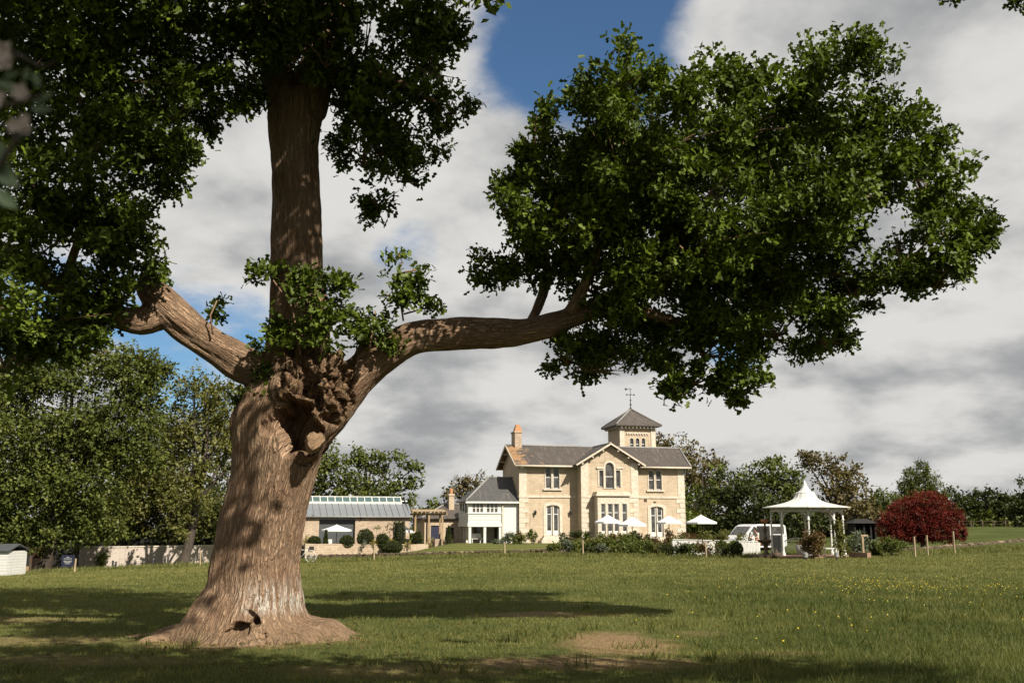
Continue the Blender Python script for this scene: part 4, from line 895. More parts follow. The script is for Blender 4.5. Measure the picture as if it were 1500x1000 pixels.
zd = ta + hgt * .93; mb.bar((ap[0] - .55, ap[1], zd), (ap[0] + .2, ap[1], zd), .03, .04); mb.add([(ap[0] - .55, ap[1] - .015, zd - .14), (ap[0] - .2, ap[1] - .015, zd), (ap[0] - .55, ap[1] - .015, zd + .14)], [(0, 1, 2)])
tag(mb.build('vane_arm', MT['iron'], troof))

# ------------------------------------------------------------------ white porch wing against the left gable
W = Frame(h0, HA)
porch = thing('porch_wing', 'white two storey porch wing with slate hip roof beside the stone house', 'porch', h0, HA)
wx0, wxm, wx1 = W.hit(686, 745, .3)[0], W.hit(735.5, 745, .3)[0], -.04; wt = .3; wd = 4.6
we = W.hit(720, 734, wt)[1]; wr = W.hit(725, 699.5, wt + wd / 2)[1]; zb = W.hit(710, 765, wt)[1]; zbb = W.hit(710, 771, wt)[1]
uw = []
for a in (692.2, 697.8, 703.4, 713.0, 718.8, 724.6): x0 = W.hit(a, 740, wt)[0]; uw.append((x0, W.hit(a + 4.2, 740, wt)[0], W.hit(a, 750.2, wt)[1], W.hit(a, 736.6, wt)[1]))
mb = MB(); wall(mb, wx0, wxm, zbb, we, wt, uw, .15)
mb.quad((wx0, wt, zbb), (wx0, wt, we), (wx0, wt + wd, we), (wx0, wt + wd, zbb)); mb.quad((wx0, wt, zbb), (wx0, wt + wd, zbb), (wxm, wt + wd, zbb), (wxm, wt, zbb))
for z in np.arange(zb + .25, W.hit(710, 752, wt)[1], .28): mb.box(wx0 - .015, wxm, wt - .02, wt + .01, z - .012, z + .012)
mb.build('upper_wall', MT['white'], porch)
MB().box(wx0 - .06, wxm + .02, wt - .07, wt + .02, uw[0][2] - .12, uw[0][2] - .02).build('window_sill', MT['white'], porch)
MB().box(wx0 - .05, wxm + .01, wt - .06, wt + .25, zbb, zb).build('beam', MT['white'], porch)
MB().box(wx0 - .05, wx0 + .25, wt + .255, wt + wd, zbb, zb).build('beam', MT['white'], porch)
for q in uw: glazed(porch, 'window', [q], wt - .06, [.5], 'flat', 0, 0, .02)
for k in range(3): y = wt + .7 + 1.2 * k; MB().box(wx0 - .02, wx0 + .02, y, y + .75, uw[0][2], uw[0][3]).build('side_window', MT['glass'], porch)
mb = MB(); wall(mb, wxm + .02, wx1, Z0, we, wt + .02, []); mb.quad((wxm + .02, wt + .02, Z0), (wxm + .02, wt + .02, we), (wxm + .02, wt + wd, we), (wxm + .02, wt + wd, Z0)); mb.build('plain_wall', MT['white'], porch)
mb = MB(); mb.box(wxm - .02, wxm + .09, wt - .1, wt - .0, 0, we); mb.build('downpipe', MT['cream'], porch)
mb = MB(); mb.box(wx0, wxm, wt + 2.2, wt + 2.3, Z0, zbb); mb.build('back_wall', MT['cream'], porch)
x0 = W.hit(694, 780, wt + 2.2)[0]; MB().box(x0, x0 + .55, wt + 2.17, wt + 2.195, .75, 2.0).build('window', MT['glass'], porch)
x0 = W.hit(724, 780, wt + 2.2)[0]; MB().box(x0, x0 + .5, wt + 2.17, wt + 2.195, 0, 1.95).build('door', MT['timber_dark'], porch)
for px in (688.3, 710.2, 732.8): x = W.hit(px, 780, wt)[0]; MB().box(x - .11, x + .11, wt - .02, wt + .2, Z0, zbb - .002).build('post', MT['white'], porch)
for k in range(3): y = wt + 1.1 + 1.3 * k; MB().box(wx0 + .02, wx0 + .2, y, y + .18, Z0, zbb - .002).build('post', MT['cream'], porch)
MB().box(wx0 - .1, wxm, wt - .1, wt + 2.2, Z0, -.02).build('porch_floor', MT['cream'], porch)
ro = .28; rx = W.hit(716, 700, wt + wd / 2)[0]
roof('roof', [[(wx0 - ro, wt - ro, we), (wx1 - .0, wt - ro, we), (wx1 - .0, wt + wd / 2, wr), (rx, wt + wd / 2, wr)], [(wx0 - ro, wt + wd + ro, we), (wx0 - ro, wt - ro, we), (rx, wt + wd / 2, wr)], [(wx1, wt + wd + ro, we), (wx0 - ro, wt + wd + ro, we), (rx, wt + wd / 2, wr), (wx1, wt + wd / 2, wr)]], MT['slate_grey'], .08, porch)
MB().tube([(wx0 - ro, wt - ro, we + .04), (rx, wt + wd / 2, wr + .03)], .085, 7).build('hip_ridge', MT['lead'], porch)
MB().tube([(rx, wt + wd / 2, wr + .03), (wx1, wt + wd / 2, wr + .03)], .08, 7).build('ridge_tiles', MT['lead'], porch)
MB().box(wx0 - ro, wx1, wt - ro - .05, wt - ro + .03, we - .16, we - .01).build('gutter', MT['white'], porch)
# bench on the porch
bx = W.hit(691.5, 790, wt + .5)[0]; bl = W.hit(706.5, 790, wt + .5)[0] - bx
bench = thing('porch_bench', 'pale wooden bench standing between the porch posts', 'bench', h0 + Vector((math.cos(HA) * (bx + bl / 2) - math.sin(HA) * (wt + .9), math.sin(HA) * (bx + bl / 2) + math.cos(HA) * (wt + .9), -.02)), HA)
MB().box(-bl / 2, bl / 2, -.22, .22, .40, .45).build('seat', MT['white'], bench); MB().box(-bl / 2, bl / 2, .18, .23, .50, .86).build('backrest', MT['white'], bench)
for s_ in (-1, 1):
    for yy in (-.2, .2): MB().box(s_ * (bl / 2 - .06) - .03, s_ * (bl / 2 - .06) + .03, yy - .03, yy + .03, 0, .4 if yy < 0 else .52).build('leg', MT['white'], bench)

# ------------------------------------------------------------------ stone barn with zinc roof
BA = R(17)
b0 = gp(600, 92); b0.z = -.55
barn = thing('stone_barn', 'long low stone barn with grey zinc roof and strip of roof lights', 'barn', b0, BA)
Bf = Frame(b0, BA)
bl0 = Bf.hit(425, 770)[0]; be = Bf.hit(520, 763)[1] - b0.z; bh = 2.6
LZ = lambda px, py, t=0: (Bf.hit(px, py, t)[0], Bf.hit(px, py, t)[1] - b0.z)
ox0, ox1 = LZ(467, 780)[0], LZ(520, 780)[0]; oz = LZ(495, 770)[1]
mb = MB(); wall(mb, bl0, 0, -.6, be, 0, [(ox0, ox1, -.3, be - .02)], .5)
mb.quad((0, 0, -.6), (0, 5.2, -.6), (0, 5.2, be), (0, 0, be)); mb.quad((bl0, 0, -.6), (bl0, 0, be), (bl0, 5.2, be), (bl0, 5.2, -.6)); mb.add([(0, 0, be), (0, 5.2, be), (0, 2.6, be + 1.6)], [(0, 1, 2)]); mb.quad((bl0, 5.2, -.6), (bl0, 5.2, be), (0, 5.2, be), (0, 5.2, -.6))
mb.build('wall', MT['rubble'], barn)
MB().box(ox0 + .01, ox1 - .01, .06, .25, oz, be - .03).build('lintel', MT['grey_beam'], barn)
dd = MB().box(ox0 + .02, ox1 - .02, .30, .36, -.28, oz - .002).build('sliding_door', MT['grey_door'], barn)
x0 = LZ(481.5, 780)[0]; MB().box(x0, x0 + .35, .24, .298, .1, .85).build('pane', MT['white'], dd)
ov = .25; r_t = 2.6; sl2 = (LZ(590, 741.8, r_t)[1] - be) / r_t; rz = be + sl2 * r_t
npan = 19; pw = (ov - bl0 + .3) / npan; gl_t = r_t - .55
pm = MB(); pm.slab([(.012, -ov, be - sl2 * ov), (pw - .012, -ov, be - sl2 * ov), (pw - .012, gl_t, be + sl2 * gl_t), (.012, gl_t, be + sl2 * gl_t)], .06);
pme = pm.mesh('roof_panel'); pme.materials.append(MT['zinc'])
sm_ = MB().bar((0, -ov - .01, be - sl2 * ov + .03), (0, gl_t, be + sl2 * gl_t + .03), .03, .09).mesh('standing_seam'); sm_.materials.append(MT['lead'])
for k in range(npan):
    o = link('roof_panel', pme, None, barn); o.location = (bl0 - .3 + k * pw, 0, 0)
    o = link('standing_seam', sm_, None, barn); o.location = (bl0 - .3 + k * pw, 0, 0)
MB().slab([(bl0 - .3, r_t, rz), (ov, r_t, rz), (ov, 5.2 + ov, be - sl2 * ov), (bl0 - .3, 5.2 + ov, be - sl2 * ov)], .08).build('rear_roof', MT['zinc'], barn)
MB().tube([(bl0 - .3, -ov - .06, be - sl2 * ov - .04), (ov, -ov - .06, be - sl2 * ov - .04)], .06, 8).build('gutter', MT['grey_beam'], barn)
sx0, sx1 = LZ(446, 740, r_t)[0], LZ(586, 741, r_t)[0]; ns = 13; sw = (sx1 - sx0) / ns
kz = lambda t: be + sl2 * t
MB().box(sx0 - .06, sx1 + .06, gl_t - .05, gl_t + .03, kz(gl_t) - .04, kz(gl_t) + .16).build('skylight_frame', MT['white'], barn)
MB().box(sx0 - .06, sx1 + .06, r_t - .12, r_t - .02, rz + .30, rz + .38).build('skylight_frame', MT['white'], barn)
gm = MB().slab([(.04, gl_t + .02, kz(gl_t) + .10), (sw - .04, gl_t + .02, kz(gl_t) + .10), (sw - .04, r_t - .08, rz + .33), (.04, r_t - .08, rz + .33)], .02).mesh('roof_light'); gm.materials.append(MT['skyglass'])
fm_ = MB().bar((0, gl_t, kz(gl_t) + .12), (0, r_t - .06, rz + .35), .07, .07).mesh('glazing_bar'); fm_.materials.append(MT['white'])
for k in range(ns):
    o = link('roof_light', gm, None, barn); o.location = (sx0 + k * sw, 0, 0)
for k in range(ns + 1):
    o = link('glazing_bar', fm_, None, barn); o.location = (sx0 + k * sw, 0, 0)
MB().box(sx0, sx1, r_t - .06, r_t - .03, rz - .1, rz + .33).build('skylight_back', MT['white'], barn)
x, z = LZ(552, 772); 
for px, py in ((457, 766), (528, 768)): x, z = LZ(px, py); mb = MB(); mb.lathe([(0, -.16), (.08, -.1), (.1, .1), (.02, .2)], (x, -.14, z), 6, False); mb.box(x - .02, x + .02, -.14, 0, z + .1, z + .14); mb.build('wall_lantern', MT['iron'], barn)

# planter wall in front of the barn
def wall_run(name, label, cat, p0, p1, top0, top1, th, mat, base_drop=.4, cop=None, rough=0.0, parent_kind=None):
    p0 = Vector(p0); p1 = Vector(p1); ln = (Vector((p1.x, p1.y, 0)) - Vector((p0.x, p0.y, 0))).length; an = math.atan2(p1.y - p0.y, p1.x - p0.x)
    loc = Vector((p0.x, p0.y, min(p0.z, p1.z) - base_drop)); t = thing(name, label, cat, loc, an)
    mb = MB(); n = max(2, int(ln / .5)); r = random.Random(int(ln * 10)); v = []
    for i in range(n + 1):
        u = i / n; zt_ = top0 + (top1 - top0) * u - loc.z + rough * r.uniform(-1, 1)
        v += [(ln * u, -th / 2 + rough * .3 * r.uniform(-1, 1), 0), (ln * u, -th / 2, zt_), (ln * u, th / 2, zt_), (ln * u, th / 2, 0)]
    fs = []
    for i in range(n): a = i * 4; fs += [(a, a + 4, a + 5, a + 1), (a + 1, a + 5, a + 6, a + 2), (a + 2, a + 6, a + 7, a + 3)]
    fs += [(0, 1, 2, 3), (n * 4 + 3, n * 4 + 2, n * 4 + 1, n * 4)]
    mb.add(v, fs); mb.build('masonry', mat, t)
    if cop:
        nc = max(2, int(ln / .9)); cw = ln / nc
        for i in range(nc):
            u = (i + .5) / nc; zt_ = top0 + (top1 - top0) * u - loc.z
            o = MB().box(cw * i + .008, cw * (i + 1) - .008, -th / 2 - .05, th / 2 + .05, zt_ - .03, zt_ + .07).build('coping_stone', cop, t); o.rotation_euler = (0, 0, 0)
    return t
pa, pb = gp(447.5, 80), gp(627, 84.5)
wall_run('planter_wall', 'low rubble retaining wall with clipped bushes in front of the barn', 'wall', pa, pb, at(447, 796, 80).z, at(627, 796.5, 84.5).z, .35, MT['rubble'], .5, rough=.02)
# earth behind the planter wall (raised bed and terrace)
mb = MB(); q = [pa + Vector((0, .15, 0)), pb + Vector((0, .15, 0)), Vector((pb.x + .5, 91.5, 0)), Vector((pa.x - 3, 88.5, 0))]
zt = at(537, 799, 82).z; tb_ = MB().slab([(p.x, p.y, zt) for p in q], .5).build('terrace', MT['soil']); tag(tb_, 'raised terrace bed behind the planter wall', 'terrace', kind='structure')

# ------------------------------------------------------------------ pergola and cottage between barn and house
p0 = gp(606, 86); p0.z = g(p0.x, 86)
perg = thing('pergola', 'pale timber pergola with slatted roof between the barn and the porch', 'pergola', p0, R(8))
Pf = Frame(p0, R(8)); PL = lambda px, py, t: (Pf.hit(px, py, t)[0], Pf.hit(px, py, t)[1] - p0.z)
pz = PL(640, 765, 0)[1]; x1p = PL(652, 765, 0)[0]
for x in (.15, 1.3, 2.45): 
    for y in (0.05, 3.2): MB().box(x - .07, x + .07, y - .07, y + .07, -.3, pz).build('post', MT['timber'], perg)
for y in (0.05, 3.2): MB().box(-.2, x1p + .2, y - .05, y + .05, pz, pz + .16).build('beam', MT['timber'], perg)
for k in range(9): x = -.1 + (x1p + .2) * k / 8; MB().bar((x, -.45, pz + .2), (x, 3.6, pz + .42), .07, .14).build('rafter', MT['timber'], perg)
MB().slab([(-.1, -.3, pz + .30), (x1p + .1, -.3, pz + .30), (x1p + .1, 3.5, pz + .52), (-.1, 3.5, pz + .52)], .03).build('roof_sheet', MT['timber'], perg)
c0 = gp(622, 95); c0.z = -.2
cot = thing('cottage', 'low stone cottage with slate hip roof and tall chimney behind the pergola', 'cottage', c0, R(13))
Cf = Frame(c0, R(13)); CL = lambda px, py, t=0: (Cf.hit(px, py, t)[0], Cf.hit(px, py, t)[1] - c0.z)
cx1 = CL(700, 760)[0]; ce = CL(660, 762)[1]; cr = CL(662, 741.5, 2.5)[1]; crx = CL(652, 742, 2.5)[0]
mb = MB(); wall(mb, 0, cx1, -.5, ce, 0, [(.6, 1.5, -.3, 1.7), (2.0, 2.8, .4, 1.5)]); mb.quad((0, 0, -.5), (0, 0, ce), (0, 5, ce), (0, 5, -.5)); mb.quad((cx1, 0, -.5), (cx1, 5, -.5), (cx1, 5, ce), (cx1, 0, ce)); mb.build('wall', MT['stone'], cot)
MB().box(.62, 1.48, .1, .15, -.28, 1.68).build('door', MT['navy'], cot); MB().box(2.02, 2.78, .1, .15, .42, 1.48).build('window', MT['glass'], cot)
o_ = .35; roof('roof', [[(-o_, -o_, ce), (cx1 + o_, -o_, ce), (cx1 + o_, 2.5, cr), (crx, 2.5, cr)], [(-o_, 5 + o_, ce), (-o_, -o_, ce), (crx, 2.5, cr)], [(cx1 + o_, 5 + o_, ce), (-o_, 5 + o_, ce), (crx, 2.5, cr), (cx1 + o_, 2.5, cr)]], MT['slate'], .1, cot)
MB().tube([(-o_, -o_, ce + .05), (crx, 2.5, cr + .05)], .1, 6).build('hip_ridge', MT['lead'], cot); MB().tube([(crx, 2.5, cr + .05), (cx1, 2.5, cr + .05)], .1, 6).build('ridge_tiles', MT['lead'], cot)
xa, xb = CL(657.5, 735, 1.6)[0], CL(665, 735, 1.6)[0]; zt = CL(661, 726, 1.6)[1]; ztt = CL(661, 718, 1.6)[1]
mb = MB(); mb.box(xa, xb, 1.4, 2.1, ce, zt - .2); mb.box(xa - .05, xb + .05, 1.35, 2.15, zt - .2, zt); ch = mb.build('chimney', MT['stone'], cot)
xm = (xa + xb) / 2; MB().lathe([(.17, 0), (.14, ztt - zt), (.0, ztt - zt)], (xm, 1.75, zt), 10).build('chimney_pot', MT['terracotta'], ch)
wall_run('yard_wall', 'low shaded stone wall beside the porch under the pergola', 'wall', gp(634, 87.5), gp(684, 87.8), at(650, 789, 87.5).z, at(684, 789, 87.8).z, .3, MT['rubble'], .4)
# ------------------------------------------------------------------ garden: shrubs and clipped bushes
def shrub(name, label, px, py_top, py_base, half_px, Y, mat, group=None, size=.16, dens=60, shape='quad', lumps=5, loc_z=None, cat='shrub', **kw):
    """a leafy bush whose crown spans the given pixels at distance Y and stands on the ground"""
    b = at(px, py_base, Y); z0 = g(b.x, Y) if loc_z is None else loc_z; zt = at(px, py_top, Y).z; hw = half_px * mpp(Y); h = max(.25, zt - z0)
    t = thing(name, label, cat, (b.x, Y, z0), 0, group); r = random.Random(int(px * 7 + Y)); bl = []
    for k in range(lumps):
        a = 2 * math.pi * k / lumps + r.random(); q = .45 if lumps > 1 else 0
        rz_ = h * (.5 if lumps == 1 else r.uniform(.34, .46))
        bl.append(((math.cos(a) * hw * q, math.sin(a) * hw * q * .8, rz_ + (h - 2 * rz_) * (r.random() if lumps > 1 else .5)), (hw * (1.0 if lumps == 1 else .58), hw * (.9 if lumps == 1 else .58), rz_)))
    foliage('foliage', mat, t, bl, size, dens, per=6, shape=shape, **{**dict(shell=.45, sub=.28), **kw})
    mb = MB()
    for k in range(3): a = 2.1 * k; mb.tube([(0, 0, -.1), (math.cos(a) * hw * .2, math.sin(a) * hw * .2, h * .35), (math.cos(a) * hw * .45, math.sin(a) * hw * .4, h * .7)], [.03, .022, .01], 5)
    o = mb.build('stems', MT['trunk_bark'], t); o['kind'] = 'stuff'
    return t
def ball(label, px, py_top, py_base, half_px, Y, zb=None, name='clipped_bush', mat='topiary_leaf', group='clipped evergreen bushes by the barn', kind='ball'):
    b = at(px, py_base, Y); z0 = zb if zb is not None else g(b.x, Y); zt = at(px, py_top, Y).z; hw = half_px * mpp(Y); h = zt - z0
    t = thing(name, label, 'bush', (b.x, Y, z0), 0, group)
    n = int(4200 * max(.5, hw)); d = rdirs(n); 
    if kind == 'column': P = np.stack([d[:, 0] * hw, d[:, 1] * hw, (h * rng.random(n))], 1); P[:, :2] = P[:, :2] / np.maximum(np.linalg.norm(P[:, :2], axis=1, keepdims=True), 1e-6) * hw * (1 - .25 * (P[:, 2:3] / h) ** 6) ; Nn = d
    elif kind == 'cone': u = rng.random(n) ** .7; a = rng.random(n) * 6.283; P = np.stack([np.cos(a) * hw * (1 - u), np.sin(a) * hw * (1 - u), h * u], 1)
    else: P = d * np.array([hw, hw, h / 2]) + np.array([0, 0, h / 2])
    lf = np.array([mnoise.noise(Vector(p) * 2.2 / max(hw, .3) + Vector((px, 0, 0))) for p in d]) if kind == 'ball' else np.zeros(n)
    P = P * (1 + (rng.normal(0, .045, (n, 1)) + .16 * lf[:, None]) * np.array([1, 1, .6])); Dd = unit(d + rdirs(n) * .8 + np.array([0, 0, .3]))
    o = link('foliage', leaf_mesh('foliage', P, Dd, unit(d + rdirs(n) * .6), .11 * rng.uniform(.7, 1.2, n), np.clip(rng.normal(.45, .22, n), 0, 1)), MT[mat], t); o['kind'] = 'stuff'
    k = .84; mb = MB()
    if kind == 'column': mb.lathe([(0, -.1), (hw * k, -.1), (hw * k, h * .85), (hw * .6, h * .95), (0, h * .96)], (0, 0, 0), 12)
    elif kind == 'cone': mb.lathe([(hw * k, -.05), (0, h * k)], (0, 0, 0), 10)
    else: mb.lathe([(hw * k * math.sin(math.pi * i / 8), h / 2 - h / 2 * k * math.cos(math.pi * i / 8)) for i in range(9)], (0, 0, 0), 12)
    mb.build('shade_core', MT['dark'], t)  # solid near-black core, stands for the shade inside the bush
    return t
tz_ = at(537, 799, 82).z
ball('round clipped bush on the planter wall beside the yellow plant', 460, 786, 799, 8, 80.8, tz_ - .1)
ball('round clipped bush below the white parasol by the barn door', 508, 785, 800, 9, 81.6, tz_ - .15)
ball('large round clipped bush right of the barn door', 535, 776, 796, 10.8, 82.5, tz_ - .1)
ball('small round clipped bush between the large ball and the column yew', 560, 783, 799, 8.3, 82.7, tz_ - .15)
ball('low wide clipped mound hanging over the planter wall', 574, 793, 807, 14, 82.4, None)
ball('tall clipped column yew against the barn wall', 584.5, 763, 796, 8.2, 84.6, tz_ - .2, 'column_yew', kind='column', group=None)
ball('small dark cone bush in front of the barn door', 477, 777, 796, 4.6, 83.4, tz_ - .2, 'cone_bush', kind='cone', group=None)
ball('dark clipped bush inside the pergola', 612, 779, 797, 6, 85.4, None)
ball('dark pointed conifer beside the pergola posts', 657, 771, 798, 6.5, 86.6, None, 'cone_bush', kind='cone', group=None)
for i, (px, pt, pb_, hw, Y, lab) in enumerate([(449, 782, 797, 7, 81, 'yellow flowering plant at the end of the planter wall'), (548, 788, 798, 6, 82.2, 'yellow leaved plant between two clipped balls'), (572, 787, 797, 6, 83, 'yellow leaved plant left of the column yew'), (597, 790, 798, 8, 83.4, 'orange yellow plant right of the column yew'), (533, 790, 798, 7, 81.6, 'pale sage plant under the large clipped ball'), (628, 786, 803, 5, 84.6, 'yellow plant at the right end of the planter wall')]):
    shrub('yellow_plant' if i != 4 else 'sage_plant', lab, px, pt, pb_, hw, Y, 'yellow_leaf' if i != 4 else 'sage_leaf', None, .13, 60, lumps=3, loc_z=tz_ - .1 if i < 5 else None, cat='plant')
# long flower bed below the house
bedn = 0
BED = 'shrubs in the long bed below the house'
mb = MB(); xs = np.linspace(2.2, 16.5, 40); v = []
for x in xs:
    for y in (70.6, 72, 74, 77.5): v.append((x, y, g(x, y) + .045))
mb.add(v, [(i * 4 + j, i * 4 + 4 + j, i * 4 + 5 + j, i * 4 + 1 + j) for i in range(39) for j in range(3)], True); tag(mb.build('flower_bed', MT['soil']), 'bare earth of the long flower bed', 'bed', kind='structure')
for px, pt, hw, Y, m, lab in [
    (812, 796, 13, 71.6, 'green_leaf', 'green leafy shrub at the lawn end of the long bed'), (832, 793, 12, 72.2, 'sage_leaf', 'silvery sage shrub near the lawn end of the long bed'), (846, 794, 11, 71.4, 'green_leaf', 'dense green shrub beside the timber post of the long bed'),
    (868, 795, 12, 71.2, 'dark_leaf', 'dark green shrub between the timber post and the grey sage bush'), (883, 798, 10, 70.9, 'sage_leaf', 'grey green sage bush in the front row of the long bed'), (900, 796, 13, 71.1, 'green_leaf', 'dense low green shrub touching the grey green sage bush'), (922, 794, 14, 71.3, 'green_leaf', 'broad low green shrub in front of the tallest dark shrub'),
    (944, 795, 12, 71.0, 'green_leaf', 'dense low green shrub touching the olive spreading shrub'), (962, 794, 13, 71.3, 'olive_leaf', 'olive green spreading shrub near the white fence'), (978, 794, 11, 69, 'dark_leaf', 'dark green shrub between the olive spreading shrub and the laurel'), (890, 786, 18, 73.6, 'green_leaf', 'tall green shrub behind the grey green sage bush'), (918, 783, 18, 74, 'green_leaf', 'tall green shrub below the space between two overlapping parasols'), (930, 778, 13, 75.5, 'dark_leaf', 'tallest dark shrub below the second white parasol'),
    (946, 786, 16, 73.8, 'green_leaf', 'tall green shrub between the tallest dark shrub and the brownish shrub'), (868, 788, 16, 73.4, 'olive_leaf', 'large olive shrub in the back row left of the bay'), (966, 787, 14, 73.6, 'rust_leaf', 'brownish shrub beside the white fence'), (848, 790, 12, 74, 'olive_leaf', 'smaller olive shrub in the back row behind the timber post'),
    (900, 781, 14, 76, 'rust_leaf', 'wider brownish pink rose bush below the bay window'), (882, 780, 12, 76.4, 'green_leaf', 'green rose bush left of the bay window'), (912, 781, 10, 76.8, 'rust_leaf', 'smaller brownish pink rose bush below the bay window'), (1000, 794, 14, 68.6, 'dark_leaf', 'dark laurel in front of the left end of the white fence'), (1017, 797, 13, 68.2, 'green_leaf', 'low green shrub in front of the white fence'),
    (990, 787, 10, 72.6, 'olive_leaf', 'olive shrub at the left end of the white fence')]:
    shrub('garden_shrub', lab, px, pt, 813, hw, Y, m, BED, .17, 130)
for px, pt, pb_, hw, Y, m, lab, nm in [
    (824, 787, 797, 5, 79, 'sage_leaf', 'small sage bush beside the door steps', 'garden_shrub'), (828, 781, 797, 9, 79.5, 'dark_leaf', 'dark round bush right of the left glazed door', 'garden_shrub'), (843, 776, 795, 11, 80, 'dark_leaf', 'dark green bush at the foot of the downpipe', 'garden_shrub'), (860, 778, 795, 9, 80, 'bright_leaf', 'bright green bush left of the bay', 'garden_shrub'),
    (953, 783, 796, 8.5, 79, 'dark_leaf', 'low dark dome bush left of the right glazed door', 'garden_shrub'), (980, 772, 796, 7, 79, 'rust_leaf', 'small reddish bush under the third parasol', 'garden_shrub'), (779, 774, 797, 7, 82.5, 'green_leaf', 'leafy bush left of the left glazed door', 'garden_shrub'), (763, 782, 798, 9, 82, 'olive_leaf', 'low bush at the corner of the stone house', 'garden_shrub'), (752, 784, 798, 7, 82, 'green_leaf', 'low bush against the white plain wall', 'garden_shrub'),
    (761, 771, 798, 3.6, 83, 'rust_leaf', 'thin reddish plant at the corner of the stone house', 'garden_shrub'), (744, 779, 798, 8, 82.6, 'sage_leaf', 'pale flowering bush against the white plain wall', 'garden_shrub'), (728, 790, 799, 10, 82.2, 'sage_leaf', 'low pale plants before the porch', 'garden_shrub'),
    (1008, 776, 796, 14, 78, 'rust_leaf', 'brownish bush under the fourth parasol', 'garden_shrub'), (1030, 774, 796, 12, 78, 'olive_leaf', 'olive bush right of the fourth parasol pole', 'garden_shrub'), (1057, 775, 800, 16, 74, 'olive_leaf', 'broad olive bush behind the white fence', 'garden_shrub'), (1085, 780, 802, 9, 71.5, 'olive_leaf', 'small bush before the bonnet of the white van', 'garden_shrub'), (1098, 784, 802, 6.5, 71.5, 'rust_leaf', 'small round bush beside the standing person', 'garden_shrub'), (996, 782, 798, 12, 76, 'green_leaf', 'green bush at the right corner of the stone house', 'garden_shrub')]:
    shrub(nm, lab, px, pt, pb_, hw, Y, m, 'bushes along the foot of the house' if px < 1000 else 'bushes behind the white fence', .15, 115)
ball('dark round bush in front of the white fence, left of its twin', 1057.5, 793, 812, 8.6, 67.5, mat='green_leaf', group='dark round bushes before the white fence')
ball('dark round bush in front of the white fence, nearer the fountain', 1077, 793.5, 814, 10, 66.5, mat='green_leaf', group='dark round bushes before the white fence')
shrub('ornamental_grass', 'bleached brown ornamental grass clump behind a fence post', 1037, 793, 813, 15, 67, 'rust_leaf', None, .42, 34, 'long', 3, cat='grass clump', up=.9)
shrub('ornamental_grass', 'grey green grass clump between brown grass and dark bush', 1054, 801, 813, 9, 66.4, 'sage_leaf', None, .3, 40, 'long', 3, cat='grass clump', up=.9)
shrub('ornamental_grass', 'pale green grass clump right of the gazebo', 1262, 785, 812, 14, 63, 'sage_leaf', None, .4, 50, 'long', 4, cat='grass clump', up=.9)
shrub('garden_shrub', 'green bushy shrub behind the tall post right of the gazebo', 1250, 783, 812, 12, 64.5, 'green_leaf', None, .15, 110)
shrub('garden_shrub', 'green grey shrub between the grass clump and the broad shrub', 1281, 788, 811, 10, 63, 'green_leaf', None, .15, 110)
shrub('garden_shrub', 'broad dark green shrub at the end of the low right wall', 1306, 788, 810, 17, 62, 'green_leaf', None, .15, 110)
shrub('climbing_shrub', 'leafy climbing rose bush at the front gazebo column', 1192, 774, 811, 17, 59.9, 'rust_leaf', None, .15, 110, lumps=6)
shrub('climbing_shrub', 'tall narrow climber on the right gazebo column', 1231, 758, 812, 10, 60.2, 'olive_leaf', None, .15, 90, lumps=6)

# ------------------------------------------------------------------ parasols
def parasol(label, px, top, bot, x0, x1, Y, dx=0.0, zg=None, group='open white parasols before the house'):
    b = at(px, bot, Y); z0 = g(b.x, Y) if zg is None else zg; t = thing('parasol', label, 'parasol', (b.x, Y, z0), 0, group)
    hw = (x1 - x0) / 2 * mpp(Y); zb = b.z - z0; zt = at(px, top, Y).z - z0; n = 8; ox = 0
    ring = [(hw * 1.05 * math.cos(2 * math.pi * (k + .5) / n), hw * 1.05 * math.sin(2 * math.pi * (k + .5) / n)) for k in range(n)]
    mid = [(x * .55, y * .55, zb + .14 + (zt - zb - .14) * .40) for x, y in ring]
    mb = MB(); mb.add([(x, y, zb + .14) for x, y in ring] + mid + [(0, 0, zt)] + [(x, y, zb) for x, y in ring], [(k, (k + 1) % n, (k + 1) % n + n, k + n) for k in range(n)] + [(k + n, (k + 1) % n + n, 16) for k in range(n)] + [(k + 17, (k + 1) % n + 17, (k + 1) % n, k) for k in range(n)])
    cn = mb.build('canopy', MT['canvas'], t); so_ = cn.modifiers.new('thick', 'SOLIDIFY'); so_.thickness = .012
    for k in range(n): MB().bar((0, 0, zt - .08), (ring[k][0] * .97, ring[k][1] * .97, zb + .1), .02, .025).build('rib', MT['post'], t)
    MB().tube([(0, 0, .05), (0, 0, zt + .06)], .032, 8).build('pole', MT['post'], t); MB().box(-.28, .28, -.28, .28, 0, .09).build('base', MT['iron'], t)
    return t
parasol('white parasol before the left half of the bay window', 890.5, 753.5, 766.5, 871, 910, 79.5)
parasol('white parasol overlapping the right half of the bay window', 926, 756, 770.5, 905, 946, 77)
parasol('white parasol before the right glazed door', 980, 754.5, 767, 962, 999, 81)
parasol('white parasol standing clear of the house beside dark trees', 1027, 753.5, 767, 1005, 1049, 78.5)
parasol('white parasol in front of the grey barn door', 493, 768, 778, 472, 515, 86.0, zg=tz_, group='open white parasols by the barn')
parasol('white parasol half hidden behind the column yew', 592, 770, 780, 576, 609, 87.6, zg=-.6, group='open white parasols by the barn')

